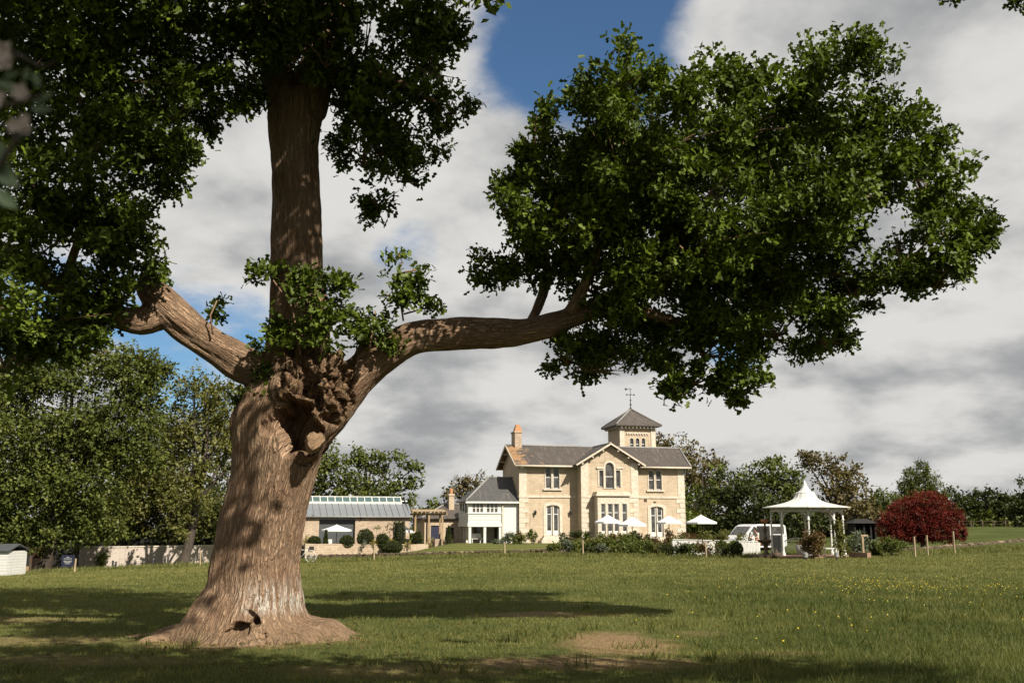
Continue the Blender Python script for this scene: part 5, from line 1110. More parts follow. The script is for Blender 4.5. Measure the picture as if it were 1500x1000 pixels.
# ------------------------------------------------------------------ fence posts along the field edge
for px, pt, pb_, Y, lab in [(547.5, 797, 819, 66, 'slim pale timber post in front of the barn planter wall'), (739.5, 794, 813, 69, 'slim pale timber post at the low dark wall before the white porch wing'), (854, 792, 813.5, 69, 'slim pale timber post before the shrub bed below the gabled front'), (1035, 793, 814, 66, 'slim pale timber post before the white fence among grass clumps'),
    (1340, 786, 810, 60, 'slim pale timber post below the red maple nearest the broad dark shrub'), (1358.5, 784, 806, 62, 'middle one of three pale timber posts below the red maple'), (1397.5, 778, 799, 64, 'pale timber post below the red maple farthest from the gazebo'), (293, 806, 829, 66, 'slim pale timber post beside the slimmer tree before the pale wall'), (109, 818, 838, 62, 'slim pale timber post next to the navy notice board')]:
    b = at(px, pb_, Y); z0 = g(b.x, Y); h = at(px, pt, Y).z - z0
    t = thing('fence_post', lab, 'post', (b.x, Y, z0), .3 * (px % 3), 'timber posts along the field edge')
    mb = MB(); tl_ = .03 * math.sin(px); mb.add([(-.045, -.045, -.2), (.045, -.045, -.2), (.045, .045, -.2), (-.045, .045, -.2), (-.045 + tl_, -.045, h), (.045 + tl_, -.045, h), (.045 + tl_, .045, h), (-.045 + tl_, .045, h)], [(0, 3, 2, 1), (4, 5, 6, 7), (0, 1, 5, 4), (1, 2, 6, 5), (2, 3, 7, 6), (3, 0, 4, 7)])
    o = mb.build('stake', MT['post'], t, .008); MB().box(-.05 + tl_, .05 + tl_, -.05, .05, h - .004, h + .02).build('cap', MT['post'], t)

# low rubble walls at the field edge: single stones along the top, masonry below
def low_wall(label, p0, p1, hgt, mat, n=None):
    t = wall_run('low_wall', label, 'wall', p0, p1, p0.z + hgt, p1.z + hgt, .4, mat, .3, rough=.05)
    ln = (p1 - p0).length; n = n or int(ln / .38); r = random.Random(int(p0.x * 10)); ms = []
    for k in range(3):
        bm = bmesh.new(); bmesh.ops.create_icosphere(bm, subdivisions=1, radius=.2)
        for v in bm.verts: v.co = Vector((v.co.x * 1.0, v.co.y * .9, v.co.z * .5)) * r.uniform(.85, 1.15)
        m_ = bpy.data.meshes.new('stone'); bm.to_mesh(m_); bm.free(); m_.materials.append(MT['dry_pale'] if k == 1 else mat); ms.append(m_)
    dz = (p1.z - p0.z)
    for i in range(n):
        u = (i + .5) / n; o = link('stone', ms[r.choice((0, 0, 1, 2))], None, t); o.location = (ln * u, -.05 + r.uniform(-.1, .08), p0.z + dz * u + hgt - t.location.z - .02); o.rotation_euler = (r.uniform(-.3, .3), r.uniform(-.3, .3), r.uniform(0, 6)); s_ = r.uniform(.7, 1.25); o.scale = (s_, s_, s_)
    return t
MT['dry_mid'] = stone_mat('dry_mid', (0.17, 0.13, 0.09), (0.10, 0.075, 0.05), (0.07, .05, .035), .3, .1)
MT['dry_pale'] = stone_mat('dry_pale', (0.36, 0.28, 0.19), (0.26, 0.19, 0.13), (0.2, .15, .1), .3, .1)
low_wall('low dark rubble wall along the foot of the lawn', gp(452, 73), gp(806, 73.2), .24, MT['dry_stone'])
low_wall('low pale rubble wall running out below the red maple', gp(1306, 70), gp(1520, 80), .12, MT['dry_mid'])

# ------------------------------------------------------------------ white fence by the fountain
f0 = at(986, 808, 70.0); f0.z = g(f0.x, 70.0); f1 = at(1113, 812, 70.6); f1.z = g(f1.x, 70.6)
ln = math.hypot(f1.x - f0.x, f1.y - f0.y); fa = math.atan2(f1.y - f0.y, f1.x - f0.x); ftop0 = at(986, 789.5, 70.0).z - f0.z; ftop1 = at(1113, 792.5, 70.6).z - f0.z
fence = thing('white_fence', 'low white boarded garden fence running to the fountain', 'fence', f0, fa)
nb = 58; bw = ln / nb
for k in range(nb):
    u = (k + .5) / nb; zt = ftop0 + (ftop1 - ftop0) * u
    MB().box(k * bw + .008, (k + 1) * bw - .008, -.015, .015, -.2 + (f1.z - f0.z) * u, zt - .05 + .012 * math.sin(k * 2.3)).build('board', MT['white'], fence)
mb = MB().bar((0, -.005, ftop0), (ln, -.005, ftop1), .10, .05); mb.build('top_rail', MT['white'], fence)
for k in range(8): u = k / 7; MB().box(ln * u - .05, ln * u + .05, .02, .12, -.3, ftop0 + (ftop1 - ftop0) * u - .03).build('post', MT['white'], fence)

# ------------------------------------------------------------------ two tiered fountain
fq = at(1122, 806, 64); fq.z = g(fq.x, 64)
fo = thing('fountain', 'two tiered bronze garden fountain with orange lit upper bowl', 'fountain', fq)
S = lambda py: at(1122, py, 64).z - fq.z
MB().lathe([(0, -.1), (1.15, -.1), (1.15, .16), (0, .16)], (0, 0, 0), 20, False).build('plinth', MT['timber_dark'], fo)
MB().lathe([(.30, .16), (.30, .22), (.14, .30), (.11, .45), (.16, S(796)), (.40, S(794)), (.52, S(791)), (.50, S(789.8)), (.30, S(791)), (0, S(791.5))], (0, 0, 0), 20).build('lower_bowl', MT['bronze'], fo)
MB().lathe([(.10, S(791.5)), (.13, S(787)), (.06, S(784)), (.10, S(778)), (.16, S(775)), (.06, S(771)), (.07, S(765))], (0, 0, 0), 12).build('stem', MT['bronze'], fo)
MB().lathe([(.05, S(766)), (.22, S(764.5)), (.27, S(761.5)), (.24, S(760)), (0, S(761))], (0, 0, 0), 16).build('upper_bowl', MT['terracotta'], fo)  # bronze bowl; the orange light on it is put into the colour
MB().lathe([(.04, S(761)), (.045, S(757)), (.02, S(754)), (0, S(753.5))], (.03, 0, 0), 8).build('finial', MT['white'], fo)

# ------------------------------------------------------------------ gazebo
gq = at(1184, 806.5, 63); gq.z = g(gq.x, 63) + .02
gaz = thing('gazebo', 'white octagonal gazebo with swept tent roof and slim iron columns', 'gazebo', gq, R(9))
S = lambda py: at(1184, py, 63).z - gq.z
m63 = mpp(63); er = 60.5 * m63; cr_ = 50.5 * m63; nc = 8; ez_ = S(743); cz = S(748)
MB().lathe([(0, -.4), (cr_ + .45, -.4), (cr_ + .45, .10), (0, .10)], (0, 0, 0), 8, False, R(22.5)).build('brick_base', MT['brick'], gaz)
prof = []
for r_, py in ((62.5, 743), (54, 741.4), (46, 740), (39, 738.4), (31, 736.6), (24.2, 734.2), (19.5, 731.6), (16.2, 728.4), (13.8, 724), (12.4, 720.5)): prof.append((r_ * m63, S(py)))
mb = MB(); ns_ = 16
ph = R(0)
mb.lathe(prof, (0, 0, 0), ns_, False, ph); ro_ = mb.build('roof', MT['white'], gaz); sd = ro_.modifiers.new('thick', 'SOLIDIFY'); sd.thickness = .03
for k in range(ns_):
    a = 2 * math.pi * k / ns_ + ph; MB().tube([(r_ * math.cos(a), r_ * math.sin(a), z + .008) for r_, z in prof], .013, 4).build('roof_rib', MT['white'], ro_)
mb = MB(); mb.lathe([(r_ * m63, S(py)) for r_, py in ((12.2, 722.6), (13.4, 721.9), (12.4, 721.2), (9.6, 719.6), (7.2, 717.4), (4.8, 714), (3.0, 710.5), (1.6, 707), (.5, 703.5), (0, 702.6))], (0, 0, 0), 16); mb.build('roof_cap', MT['white'], gaz)
MB().lathe([(er + .01, ez_ - .02), (er + .02, ez_ + .03), (er - .05, ez_ + .03), (er - .05, ez_ - .02), (er + .01, ez_ - .02)], (0, 0, 0), ns_, False, ph).build('eave_rim', MT['white'], gaz)
cpos = [(cr_ * math.cos(R(22.5 + 45 * k)), cr_ * math.sin(R(22.5 + 45 * k))) for k in range(nc)]
zc1 = S(761)
cme = MB().lathe([(.12, .10), (.12, .22), (.075, .34), (.062, .5), (.05, zc1 - .1), (.05, zc1 - .05), (.095, zc1 - .02), (.095, zc1 + .03), (.055, zc1 + .07), (.045, cz + .02)], (0, 0, 0), 10).mesh('column'); cme.materials.append(MT['white'])
for k in range(nc):
    o = link('column', cme, None, gaz); o.location = (*cpos[k], 0)
    p, q = Vector((*cpos[k], 0)), Vector((*cpos[(k + 1) % nc], 0)); d = q - p
    MB().bar(p + Vector((0, 0, cz)), q + Vector((0, 0, cz)), .05, .07).build('ring_beam', MT['white'], gaz)
    MB().bar(p * 1.0 + Vector((0, 0, ez_ - .02)), q + Vector((0, 0, ez_ - .02)), .05, .06).build('ring_beam', MT['white'], gaz)
    fr_ = MB(); m_ = 8
    for i in range(m_):
        a, b = p + d * (i / m_), p + d * ((i + 1) / m_); fr_.bar(a + Vector((0, 0, cz + .02)), b + Vector((0, 0, ez_ - .04)), .018, .02); fr_.bar(a + Vector((0, 0, ez_ - .04)), b + Vector((0, 0, cz + .02)), .018, .02)
    o = fr_.build('lattice_frieze', MT['white'], gaz); o['kind'] = 'stuff'
    for e_, dd_ in ((p, d), (q, -d)):
        u = dd_.normalized(); br = MB(); pts = [e_ + u * (.06 + .62 * (1 - math.cos(t_))) + Vector((0, 0, zc1 + .02 + (cz - zc1 - .05) * math.sin(t_))) for t_ in np.linspace(.05, 1.5, 7)]
        br.tube(pts, .024, 5); br.tube([e_ + u * .06 + Vector((0, 0, zc1 + .35)), pts[4]], .016, 5); br.build('spandrel_bracket', MT['white'], gaz)
    MB().bar(Vector((*cpos[k], cz)), Vector((0, 0, S(727))), .035, .05).build('rafter', MT['white'], gaz)
# seat, planter and lights in and round the gazebo
bq = gq + Vector((-.35, 1.0, .10)); sb = thing('curved_bench', 'white metal bench with curved back inside the gazebo', 'bench', bq, R(6))
MB().box(-.95, .95, -.25, .25, .42, .46).build('seat', MT['white'], sb)
MB().tube([(-.95, .24, .75), (-.6, .26, .90), (-.2, .27, 1.02), (.2, .27, 1.02), (.6, .26, .90), (.95, .24, .75)], .03, 6).build('back_rail', MT['white'], sb)
for k in range(11): x = -.85 + .17 * k; MB().box(x - .014, x + .014, .23, .26, .45, .78 + .24 * math.cos(x * 1.45)).build('back_slat', MT['white'], sb)
for x in (-.9, .9):
    for y in (-.2, .22): MB().box(x - .025, x + .025, y - .025, y + .025, 0, .42 if y < 0 else .78).build('leg', MT['white'], sb)
def planter(label, loc, r0, r1, h, mat, fl, name='planter'):
    t = thing(name, label, 'planter', loc); MB().lathe([(0, 0), (r0, 0), (r1, h), (r1 - .04, h), (r1 - .06, h - .06), (0, h - .06)], (0, 0, 0), 14, True).build('pot', mat, t)
    foliage('flowers', fl, t, [((0, 0, h + .08), (r1 * .95, r1 * .95, .2))], .1, 160, per=5, shell=.2, sub=.4); return t
MT['grey_pot'] = plain('grey_pot', (.36, .36, .35), .85, .3, 12, .01)
planter('large pale grey pot with red flowers inside the gazebo', gq + Vector((-.55, -.5, .10)), .26, .36, .62, MT['grey_pot'], 'red_leaf')
planter('square dark planter of white flowers left of the gazebo steps', gq + Vector((-2.35, -1.35, -.05)), .22, .3, .34, MT['timber_dark'], 'pale_leaf')
# mottled grey stone panel (garden screen) between van and gazebo
sq = at(1140, 803, 66.0); sq.z = g(sq.x, 66.0); t = thing('garden_screen', 'tall grey mottled screen panel behind the left gazebo columns', 'screen', sq, R(5)); hs = at(1140, 783, 66).z - sq.z
MB().box(-.30, .30, -.03, .03, 0, hs).build('panel', MT['grey_pot'], t); 
for x in (-.32, .32): MB().box(x - .03, x + .03, -.04, .04, -.1, hs + .02).build('side_post', MT['grey_beam'], t)
for px, py, Y, lab in ((1180, 812, 57.5, 'small grey lantern lamp standing on the grass before the gazebo'), (1225.5, 813, 57.2, 'small white topped lamp on the grass beside the tall climber')):
    b = at(px, py, Y); b.z = g(b.x, Y); t = thing('garden_lantern', lab, 'lantern', b); MB().lathe([(.05, -.05), (.05, .14), (.11, .15), (.13, .36), (.14, .38), (0, .42)], (0, 0, 0), 10, False).build('lamp', MT['grey_pot'], t); MB().lathe([(.07, -.02), (.07, .12)], (0, 0, 0), 8).build('stand', MT['iron'], t)
# white table seen between the climbers
tq = gq + Vector((1.05, -.9, .10)); t = thing('garden_table', 'small white table between the two climbers of the gazebo', 'table', tq); MB().box(-.45, .45, -.35, .35, .40, .46).build('table_top', MT['white'], t)
for x in (-.4, .4):
    for y in (-.3, .3): MB().box(x - .025, x + .025, y - .025, y + .025, 0, .4).build('leg', MT['white'], t)
# tall post with cross arm and pink brick edging right of the gazebo
b = at(1265, 812, 60); b.z = g(b.x, 60); t = thing('sign_post', 'taller timber post with short cross board right of the gazebo', 'post', b); h = at(1265, 785, 60).z - b.z; MB().box(-.05, .05, -.05, .05, -.2, h).build('stake', MT['post'], t); MB().box(-.10, .32, -.07, .07, h, h + .09).build('cross_board', MT['post'], t)
b0_ = at(1246, 810, 60.8); b1_ = at(1273, 811.5, 59.5); b0_.z = g(b0_.x, b0_.y); b1_.z = g(b1_.x, b1_.y)
wall_run('brick_edging', 'short pink brick kerb right of the gazebo base', 'kerb', b0_, b1_, b0_.z + .30, b1_.z + .30, .3, MT['brick'], .2, rough=.005)

# ------------------------------------------------------------------ white van with open side door
vq = at(1082, 803, 74.5); vq.z = g(vq.x, 74.5); 
van = thing('white_van', 'white panel van with its side door slid open behind the fountain', 'van', vq, R(30))
VL = 4.9; VH = at(1115, 767.2, 75.5).z - vq.z; k_ = VH / 1.97
prof = [(0, .35), (.02, .75), (.12, .95), (.75, 1.16), (1.45, 1.80), (1.75, 1.93), (2.2, 1.97), (4.6, 1.95), (4.82, 1.85), (4.9, 1.2), (4.9, .40), (4.6, .30), (.3, .28)]
prof = [(x, z * k_) for x, z in prof]; vw = 1.85
mb = MB(); n = len(prof); mb.prism(prof, 0, vw)
body = mb.build('body', MT['van_paint'], van, .05)
def van_side(name, pts, mat, y=-.006, parent=van, th=.012): 
    mb = MB(); mb.prism([(x, z * k_) for x, z in pts], y, y + th); return mb.build(name, mat, parent)
van_side('side_window', [(1.02, 1.22), (1.72, 1.22), (1.72, 1.80), (1.56, 1.80)], MT['glass'])
van_side('side_window', [(3.42, 1.25), (4.62, 1.25), (4.62, 1.80), (3.42, 1.80)], MT['glass'])
van_side('doorway_shade', [(1.86, .42), (3.18, .42), (3.18, 1.84), (1.86, 1.84)], MT['dark'])  # flat dark sheet on the closed body, painted shade of the interior
van_side('door_rail', [(3.2, 1.10), (4.8, 1.10), (4.8, 1.14), (3.2, 1.14)], MT['steel'])
van_side('sliding_door', [(3.22, .44), (4.5, .44), (4.5, 1.18), (3.22, 1.18)], MT['van_paint'], -.07, th=.06)
van_side('bumper', [(0, .30), (.55, .30), (.55, .52), (0, .62)], MT['grey_door'], -.02)
mb = MB(); mb.slab([(.80, .12, 1.205 * k_), (.80, vw - .12, 1.205 * k_), (1.44, vw - .16, 1.795 * k_), (1.44, .16, 1.795 * k_)], .012); o = mb.build('windscreen', MT['glass'], van); o.location = (-.012, 0, .012)
mb = MB(); mb.box(.0, .05, .18, vw - .18, .62 * k_, .78 * k_); o = mb.build('grille', MT['grey_door'], van); o.location = (-.02, 0, 0)
for y in (.02, vw - .28): MB().box(.02, .24, y, y + .26, .78 * k_, .93 * k_).build('headlight', MT['skyglass'], van, .03)
MB().box(1.08, 1.2, -.26, -.03, 1.18 * k_, 1.42 * k_).build('wing_mirror', MT['van_paint'], van, .03)
for x in (.95, 3.95):
    for y in (.10, vw - .10):
        w = thing('tmp', None, None) if False else None
        mb = MB(); mb.lathe([(.20, -.1), (.33, -.11), (.34, 0), (.33, .11), (.20, .1)], (0, 0, 0), 20); o = mb.build('wheel', MT['rubber'], van); o.location = (x, y - .02, .33); o.rotation_euler = (R(90), 0, 0)
        mb = MB(); mb.lathe([(0, .10), (.20, .09), (.21, .06), (.21, -.06), (0, -.09)], (0, 0, 0), 16); mb.build('rim', MT['steel'], o)

# ------------------------------------------------------------------ person beside the van
def skin_body(name, edges, verts, rad, mat, parent, root=0, sub=2):
    me = bpy.data.meshes.new(name); me.from_pydata(verts, edges, []); o = link(name, me, mat, parent)
    sk = o.modifiers.new('skin', 'SKIN'); sk.use_smooth_shade = True
    if not me.skin_vertices: 
        bm = bmesh.new(); bm.from_mesh(me); bm.verts.layers.skin.verify(); bm.to_mesh(me); bm.free()
    for i, r_ in enumerate(rad): me.skin_vertices[0].data[i].radius = r_ if isinstance(r_, tuple) else (r_, r_)
    for i in range(len(rad)): me.skin_vertices[0].data[i].use_root = (i == root)
    s_ = o.modifiers.new('sub', 'SUBSURF'); s_.levels = s_.render_levels = sub
    dg = bpy.context.evaluated_depsgraph_get(); me2 = bpy.data.meshes.new_from_object(o.evaluated_get(dg)); o.modifiers.clear(); o.data = me2; me2.materials.clear(); me2.materials.append(mat)
    me2.polygons.foreach_set('use_smooth', [True] * len(me2.polygons)); return o
pq = at(1110, 803, 71.6); pq.z = g(pq.x, 71.6)
per = thing('person', 'standing person in cream top and peach skirt leaning towards the open van', 'person', pq, R(-55))   # faces local -y
# body (skin): pelvis, chest, neck, head, arms reaching forward, legs
bv = [(0, 0, .92), (0, -.05, 1.15), (0, -.10, 1.36), (0, -.14, 1.47), (0, -.16, 1.56), (0, -.17, 1.66),
      (.17, -.10, 1.38), (.24, -.24, 1.16), (.17, -.46, 1.08), (-.17, -.10, 1.38), (-.23, -.26, 1.17), (-.14, -.48, 1.10),
      (.10, 0, .86), (.11, -.03, .48), (.10, .02, .09), (.11, -.14, .04), (-.10, 0, .86), (-.11, .05, .48), (-.12, .10, .09), (-.12, -.06, .04)]
be_ = [(0, 1), (1, 2), (2, 3), (3, 4), (4, 5), (2, 6), (6, 7), (7, 8), (2, 9), (9, 10), (10, 11), (0, 12), (12, 13), (13, 14), (14, 15), (0, 16), (16, 17), (17, 18), (18, 19)]
br_ = [(.15, .11), (.13, .10), (.15, .10), .055, (.08, .09), (.075, .085), .06, .042, .03, .06, .042, .03, .085, .058, .042, .04, .085, .058, .042, .04]
skin_body('body', be_, bv, br_, MT['skin'], per)
for sx, (hx, hy, hz) in ((1, (.17, -.46, 1.08)), (-1, (-.14, -.48, 1.10))):     # hands: palm and five fingers
    for f in range(5):
        a = (f - 1.5) * .018; ln_ = (.075, .085, .08, .065, .05)[f]
        pts = [(hx + a, hy - .03, hz), (hx + a, hy - .03 - ln_ * .55, hz - .01), (hx + a * .9, hy - .03 - ln_, hz - .035)] if f < 4 else [(hx - sx * .03, hy - .01, hz), (hx - sx * .055, hy - .035, hz - .015), (hx - sx * .05, hy - .06, hz - .03)]
        MB().tube(pts, [.010, .009, .007], 5).build('finger', MT['skin'], per)
skin_body('top', [(0, 1), (1, 2), (2, 3), (2, 4), (3, 5), (4, 6)], [(0, .005, .98), (0, -.05, 1.16), (0, -.10, 1.38), (.18, -.10, 1.385), (-.18, -.10, 1.385), (.235, -.2, 1.22), (-.225, -.21, 1.23)], [(.185, .14), (.165, .13), (.17, .12), .08, .08, .065, .065], MT['shirt'], per)
MB().lathe([(.15, 1.02), (.19, .92), (.22, .75), (.25, .52), (.235, .52), (.2, .8)], (0, .0, 0), 14).build('skirt', MT['skirt'], per)
mb = MB(); mb.lathe([(0, 1.80), (.07, 1.785), (.105, 1.73), (.112, 1.66), (.10, 1.58), (.085, 1.50)], (0, -.12, 0), 14); mb.build('hair', MT['hair'], per)
for x in (-.032, .032): MB().lathe([(0, .012), (.010, .006), (.012, 0), (0, -.01)], (x, -.252, 1.655), 6).build('eye', MT['hair'], per)
MB().add([(-.014, -.245, 1.625), (.014, -.245, 1.625), (0, -.275, 1.625), (0, -.25, 1.665)], [(0, 1, 2), (0, 2, 3), (1, 3, 2)]).build('nose', MT['skin'], per)
MB().box(-.022, .022, -.25, -.244, 1.592, 1.60).build('mouth', MT['brick'], per)
for x in (-.09, .09): MB().lathe([(0, .03), (.015, .01), (.012, -.025), (0, -.03)], (x, -.165, 1.65), 6).build('ear', MT['skin'], per)
for x, y in ((.105, -.07), (-.12, .02)): MB().box(x - .045, x + .045, y - .14, y + .12, 0, .07).build('shoe', MT['hair'], per, .02)

# ------------------------------------------------------------------ dark pavilion, far fence
dq = at(1268, 788, 95); dq.z = g(dq.x, 95); pav = thing('dark_pavilion', 'dark timber garden shelter between gazebo and red maple', 'shelter', dq); w = 15 * mpp(95); h = at(1268, 766, 95).z - dq.z; hr = at(1268, 759.5, 95).z - dq.z
for x in (-w, -w * .1, w * .55, w): MB().box(x - .07, x + .07, -.07, .07, -.2, h).build('post', MT['dark'], pav)
MB().box(-w, w, 1.9, 2.0, -.2, h).build('back_wall', MT['dark'], pav); MB().box(-w - .05, -w, 0, 2, -.2, h).build('side_wall', MT['dark'], pav); MB().box(w, w + .05, 0, 2, -.2, h).build('side_wall', MT['dark'], pav)
MB().add([(-w - .3, -.4, h), (w + .3, -.4, h), (w + .3, 2.3, h), (-w - .3, 2.3, h), (-w * .6, 1, hr), (w * .6, 1, hr)], [(0, 1, 5, 4), (1, 2, 5), (2, 3, 4, 5), (3, 0, 4), (3, 2, 1, 0)]).build('roof', MT['dark'], pav)
fq0, fq1 = gp(1405, 140), gp(1540, 140); t = thing('field_fence', 'low dark post and rail fence before the far wood', 'fence', fq0, math.atan2(fq1.y - fq0.y, fq1.x - fq0.x)); ln = (fq1 - fq0).length
for k in range(9): MB().box(ln * k / 8 - .07, ln * k / 8 + .07, -.07, .07, -.3, .95 + (fq1.z - fq0.z) * k / 8).build('post', MT['timber_dark'], t)
for z in (.45, .85): MB().bar((0, 0, z), (ln, 0, z + fq1.z - fq0.z), .03, .04).build('rail', MT['timber_dark'], t)

# ------------------------------------------------------------------ left side: garden wall, ivy, sign, shed, posts
w0, w1 = gp(120, 84), gp(452, 92); w0.z = g(w0.x, 84); w1.z = g(w1.x, 92)
gw = wall_run('garden_wall', 'long pale whitewashed stone garden wall with coping behind the trees', 'wall', w0, w1, at(122, 801.5, 84).z, at(316, 799, 88.6).z + .05, .4, MT['old_wall'], 1.0, MT['cream'])
def climber(label, px, py, rx, rz, Y, mat, dens=120, thick=.12):
    c = at(px, py, Y); z0 = g(c.x, Y); t = thing('ivy', label, 'ivy', (c.x, Y, z0)); m = mpp(Y)
    foliage('foliage', mat, t, [((0, 0, c.z - z0), (rx * m, thick, rz * m)), ((0, 0, (c.z - z0) * .5), (rx * m * .7, thick, rz * m))], .17, dens, per=6, shell=.05, sub=.4)
    MB().tube([(0, .05, -.2), (.08, .03, .8), (-.05, .03, c.z - z0)], [.03, .02, .01], 5).build('stem', MT['trunk_bark'], t); return t
climber('green ivy hanging over the pale garden wall', 148, 814, 10, 13, 84.3, 'green_leaf')
climber('small climber on the barn wall right of the opening', 552, 772, 8, 3.5, 90.2, 'olive_leaf', 60, .08)
climber('brown climber high on the barn wall beside the yew', 571, 773, 6, 8, 90.6, 'rust_leaf', 60, .08)
sg = at(98.5, 834, 72); sg.z = g(sg.x, 72); t = thing('notice_board', 'navy blue notice board with white lettering on two legs', 'sign', sg, R(-4)); bt, bb = at(98, 812.5, 72).z - sg.z, at(98, 830.5, 72).z - sg.z; hw = 8.2 * mpp(72)
bd = MB().box(-hw, hw, -.02, .02, bb, bt).build('board', MT['navy'], t)
for x in (-hw - .03, hw + .03): MB().box(x - .035, x + .035, -.03, .03, -.2, bt + .03).build('leg', MT['navy'], t)
for k, (z, w_) in enumerate(((.82, .10), (.70, .30), (.52, .30), (.40, .26), (.30, .16))):
    r_ = random.Random(k); x = -w_; zc_ = bb + (bt - bb) * z; mb = MB()
    while x < w_: 
        l_ = r_.uniform(.03, .09); mb.box(x, min(w_, x + l_), -.026, -.021, zc_ - .018, zc_ + .018); x += l_ + .025
    o = mb.build('lettering', MT['white'], bd); o['kind'] = 'stuff'
sh = at(-30, 843, 60); sh.z = g(sh.x, 60); t = thing('white_shed', 'pale boarded shed with dark felt roof at the field edge', 'shed', sh, R(-2)); x1 = at(11.5, 820, 60).x - sh.x; zt = at(5, 807, 60).z - sh.z
nb = 9
for k in range(nb): MB().box(-2.2, x1, -.0 - .012 * (1 - k % 2), 2.2, zt * k / nb + (-.3 if k == 0 else .008), zt * (k + 1) / nb).build('board', MT['white'], t)
MB().slab([(-2.4, -.15, zt + .02), (x1 + .12, -.15, zt + .02), (x1 + .12, 1.1, zt + .42), (-2.4, 1.1, zt + .42)], .06).build('roof', MT['grey_door'], t); MB().slab([(-2.4, 1.1, zt + .42), (x1 + .12, 1.1, zt + .42), (x1 + .12, 2.35, zt + .02), (-2.4, 2.35, zt + .02)], .06).build('roof', MT['grey_door'], t)
pf0, pf1 = at(11, 838, 66), at(42, 836, 68); pf0.z = g(pf0.x, 66); pf1.z = g(pf1.x, 68); t = thing('paling_fence', 'short orange brown paling fence beside the white shed', 'fence', pf0, math.atan2(pf1.y - pf0.y, pf1.x - pf0.x)); ln = math.hypot(pf1.x - pf0.x, pf1.y - pf0.y)
for k in range(14): MB().box(ln * k / 14, ln * k / 14 + ln / 14 - .015, -.012, .012, -.3, .42 + .02 * (k % 3)).build('paling', MT['timber'], t)
for z in (.12, .32): MB().bar((0, .03, z), (ln, .03, z), .04, .06).build('rail', MT['timber_dark'], t)
for px, pt, pb_, Y, w_, lab in ((43.5, 813, 838, 66, .06, 'dark square post beside the orange paling fence'), (31, 814, 836, 67.5, .05, 'thin dark post behind the paling fence')):
    b = at(px, pb_, Y); b.z = g(b.x, Y); t = thing('dark_post', lab, 'post', b); MB().box(-w_, w_, -w_, w_, -.2, at(px, pt, Y).z - b.z).build('stake', MT['timber_dark'], t); MB().box(-w_ - .01, w_ + .01, -w_ - .01, w_ + .01, at(px, pt, Y).z - b.z, at(px, pt, Y).z - b.z + .04).build('cap', MT['iron'], t)
b = at(37, 836, 69); b.z = g(b.x, 69); t = thing('dark_board', 'black square board on posts near the white shed', 'board', b); zt = at(37, 814, 69).z - b.z; MB().box(-.28, .28, -.02, .02, zt - .75, zt).build('panel', MT['dark'], t)
for x in (-.24, .24): MB().box(x - .03, x + .03, .021, .08, -.2, zt - .02).build('leg', MT['timber_dark'], t)
tq_ = at(27, 812, 78); tq_.z = g(tq_.x, 78); t = thing('tiled_outhouse', 'brown tiled outhouse half hidden by the big tree', 'outhouse', tq_); zt = at(27, 818, 78).z - tq_.z; zr = at(27, 800, 80).z - tq_.z
MB().box(-1.6, .9, 0, 3, -.5, zt).build('wall', MT['brick'], t); MB().slab([(-1.8, -.2, zt), (1.1, -.2, zt), (1.1, 1.5, zr), (-1.8, 1.5, zr)], .08).build('roof', MT['terracotta'], t); MB().slab([(-1.8, 1.5, zr), (1.1, 1.5, zr), (1.1, 3.2, zt), (-1.8, 3.2, zt)], .08).build('roof', MT['terracotta'], t)
for px, h in ((169.5, .50), (174, .40), (228, .45), (245.5, .50), (249.5, .62)):
    b = gp(px, 76.5); t = thing('bollard', 'short dark bollard before the pale wall, ' + ('one of the pair beside the ivy' if px < 200 else 'standing alone' if px < 240 else 'one of the pair beside the tree trunk'), 'bollard', b, 0, 'dark bollards along the garden wall'); h2 = at(px, 831 - (px - 170) * .09, 76.5).z - b.z + h
    MB().lathe([(.075, -.2), (.075, max(.35, h2)), (.06, max(.35, h2) + .03), (0, max(.35, h2) + .04)], (0, 0, 0), 10).build('shaft', MT['iron'], t); MB().lathe([(.08, max(.35, h2) - .12), (.08, max(.35, h2) - .06)], (0, 0, 0), 10).build('band', MT['steel'], t)

# ------------------------------------------------------------------ white bicycle leaning behind the oak
bq = at(443, 822, 66); bq.z = g(bq.x, 66); bike = thing('white_bicycle', 'white painted bicycle with basket standing behind the oak trunk', 'bicycle', bq, R(8))
wr_ = .34
for x in (-.55, .52):
    mb = MB(); mb.tube([(wr_ * math.cos(a), 0, wr_ * math.sin(a)) for a in np.linspace(0, 2 * math.pi, 25)], .022, 6, False); o = mb.build('wheel', MT['white'], bike); o.location = (x, 0, wr_ + .01)
    sp2 = MB()
    for k in range(8): a = math.pi * k / 8; sp2.bar((wr_ * math.cos(a), 0, wr_ * math.sin(a)), (-wr_ * math.cos(a), 0, -wr_ * math.sin(a)), .007, .007)
    q = sp2.build('spokes', MT['white'], o); q['kind'] = 'stuff'
mb = MB(); A_, B_, C_, D_ = (-.55, 0, .35), (-.12, 0, .30), (-.25, 0, .80), (.34, 0, .86)
for a, b in ((A_, B_), (A_, C_), (B_, C_), (B_, D_), (C_, (.36, 0, .76)), (D_, (.52, 0, .35)), (D_, (.31, 0, 1.0))): mb.tube([a, b], .022, 6)
mb.build('frame', MT['white'], bike)
MB().tube([(.22, -.26, 1.02), (.31, -.1, 1.02), (.31, .1, 1.02), (.22, .26, 1.02)], .018, 6).build('handlebar', MT['white'], bike)
MB().lathe([(0, .88), (.10, .87), (.07, .80), (0, .79)], (-.27, 0, 0), 10).build('saddle', MT['iron'], bike); MB().box(.40, .70, -.15, .15, .78, 1.0).build('basket', MT['iron'], bike)
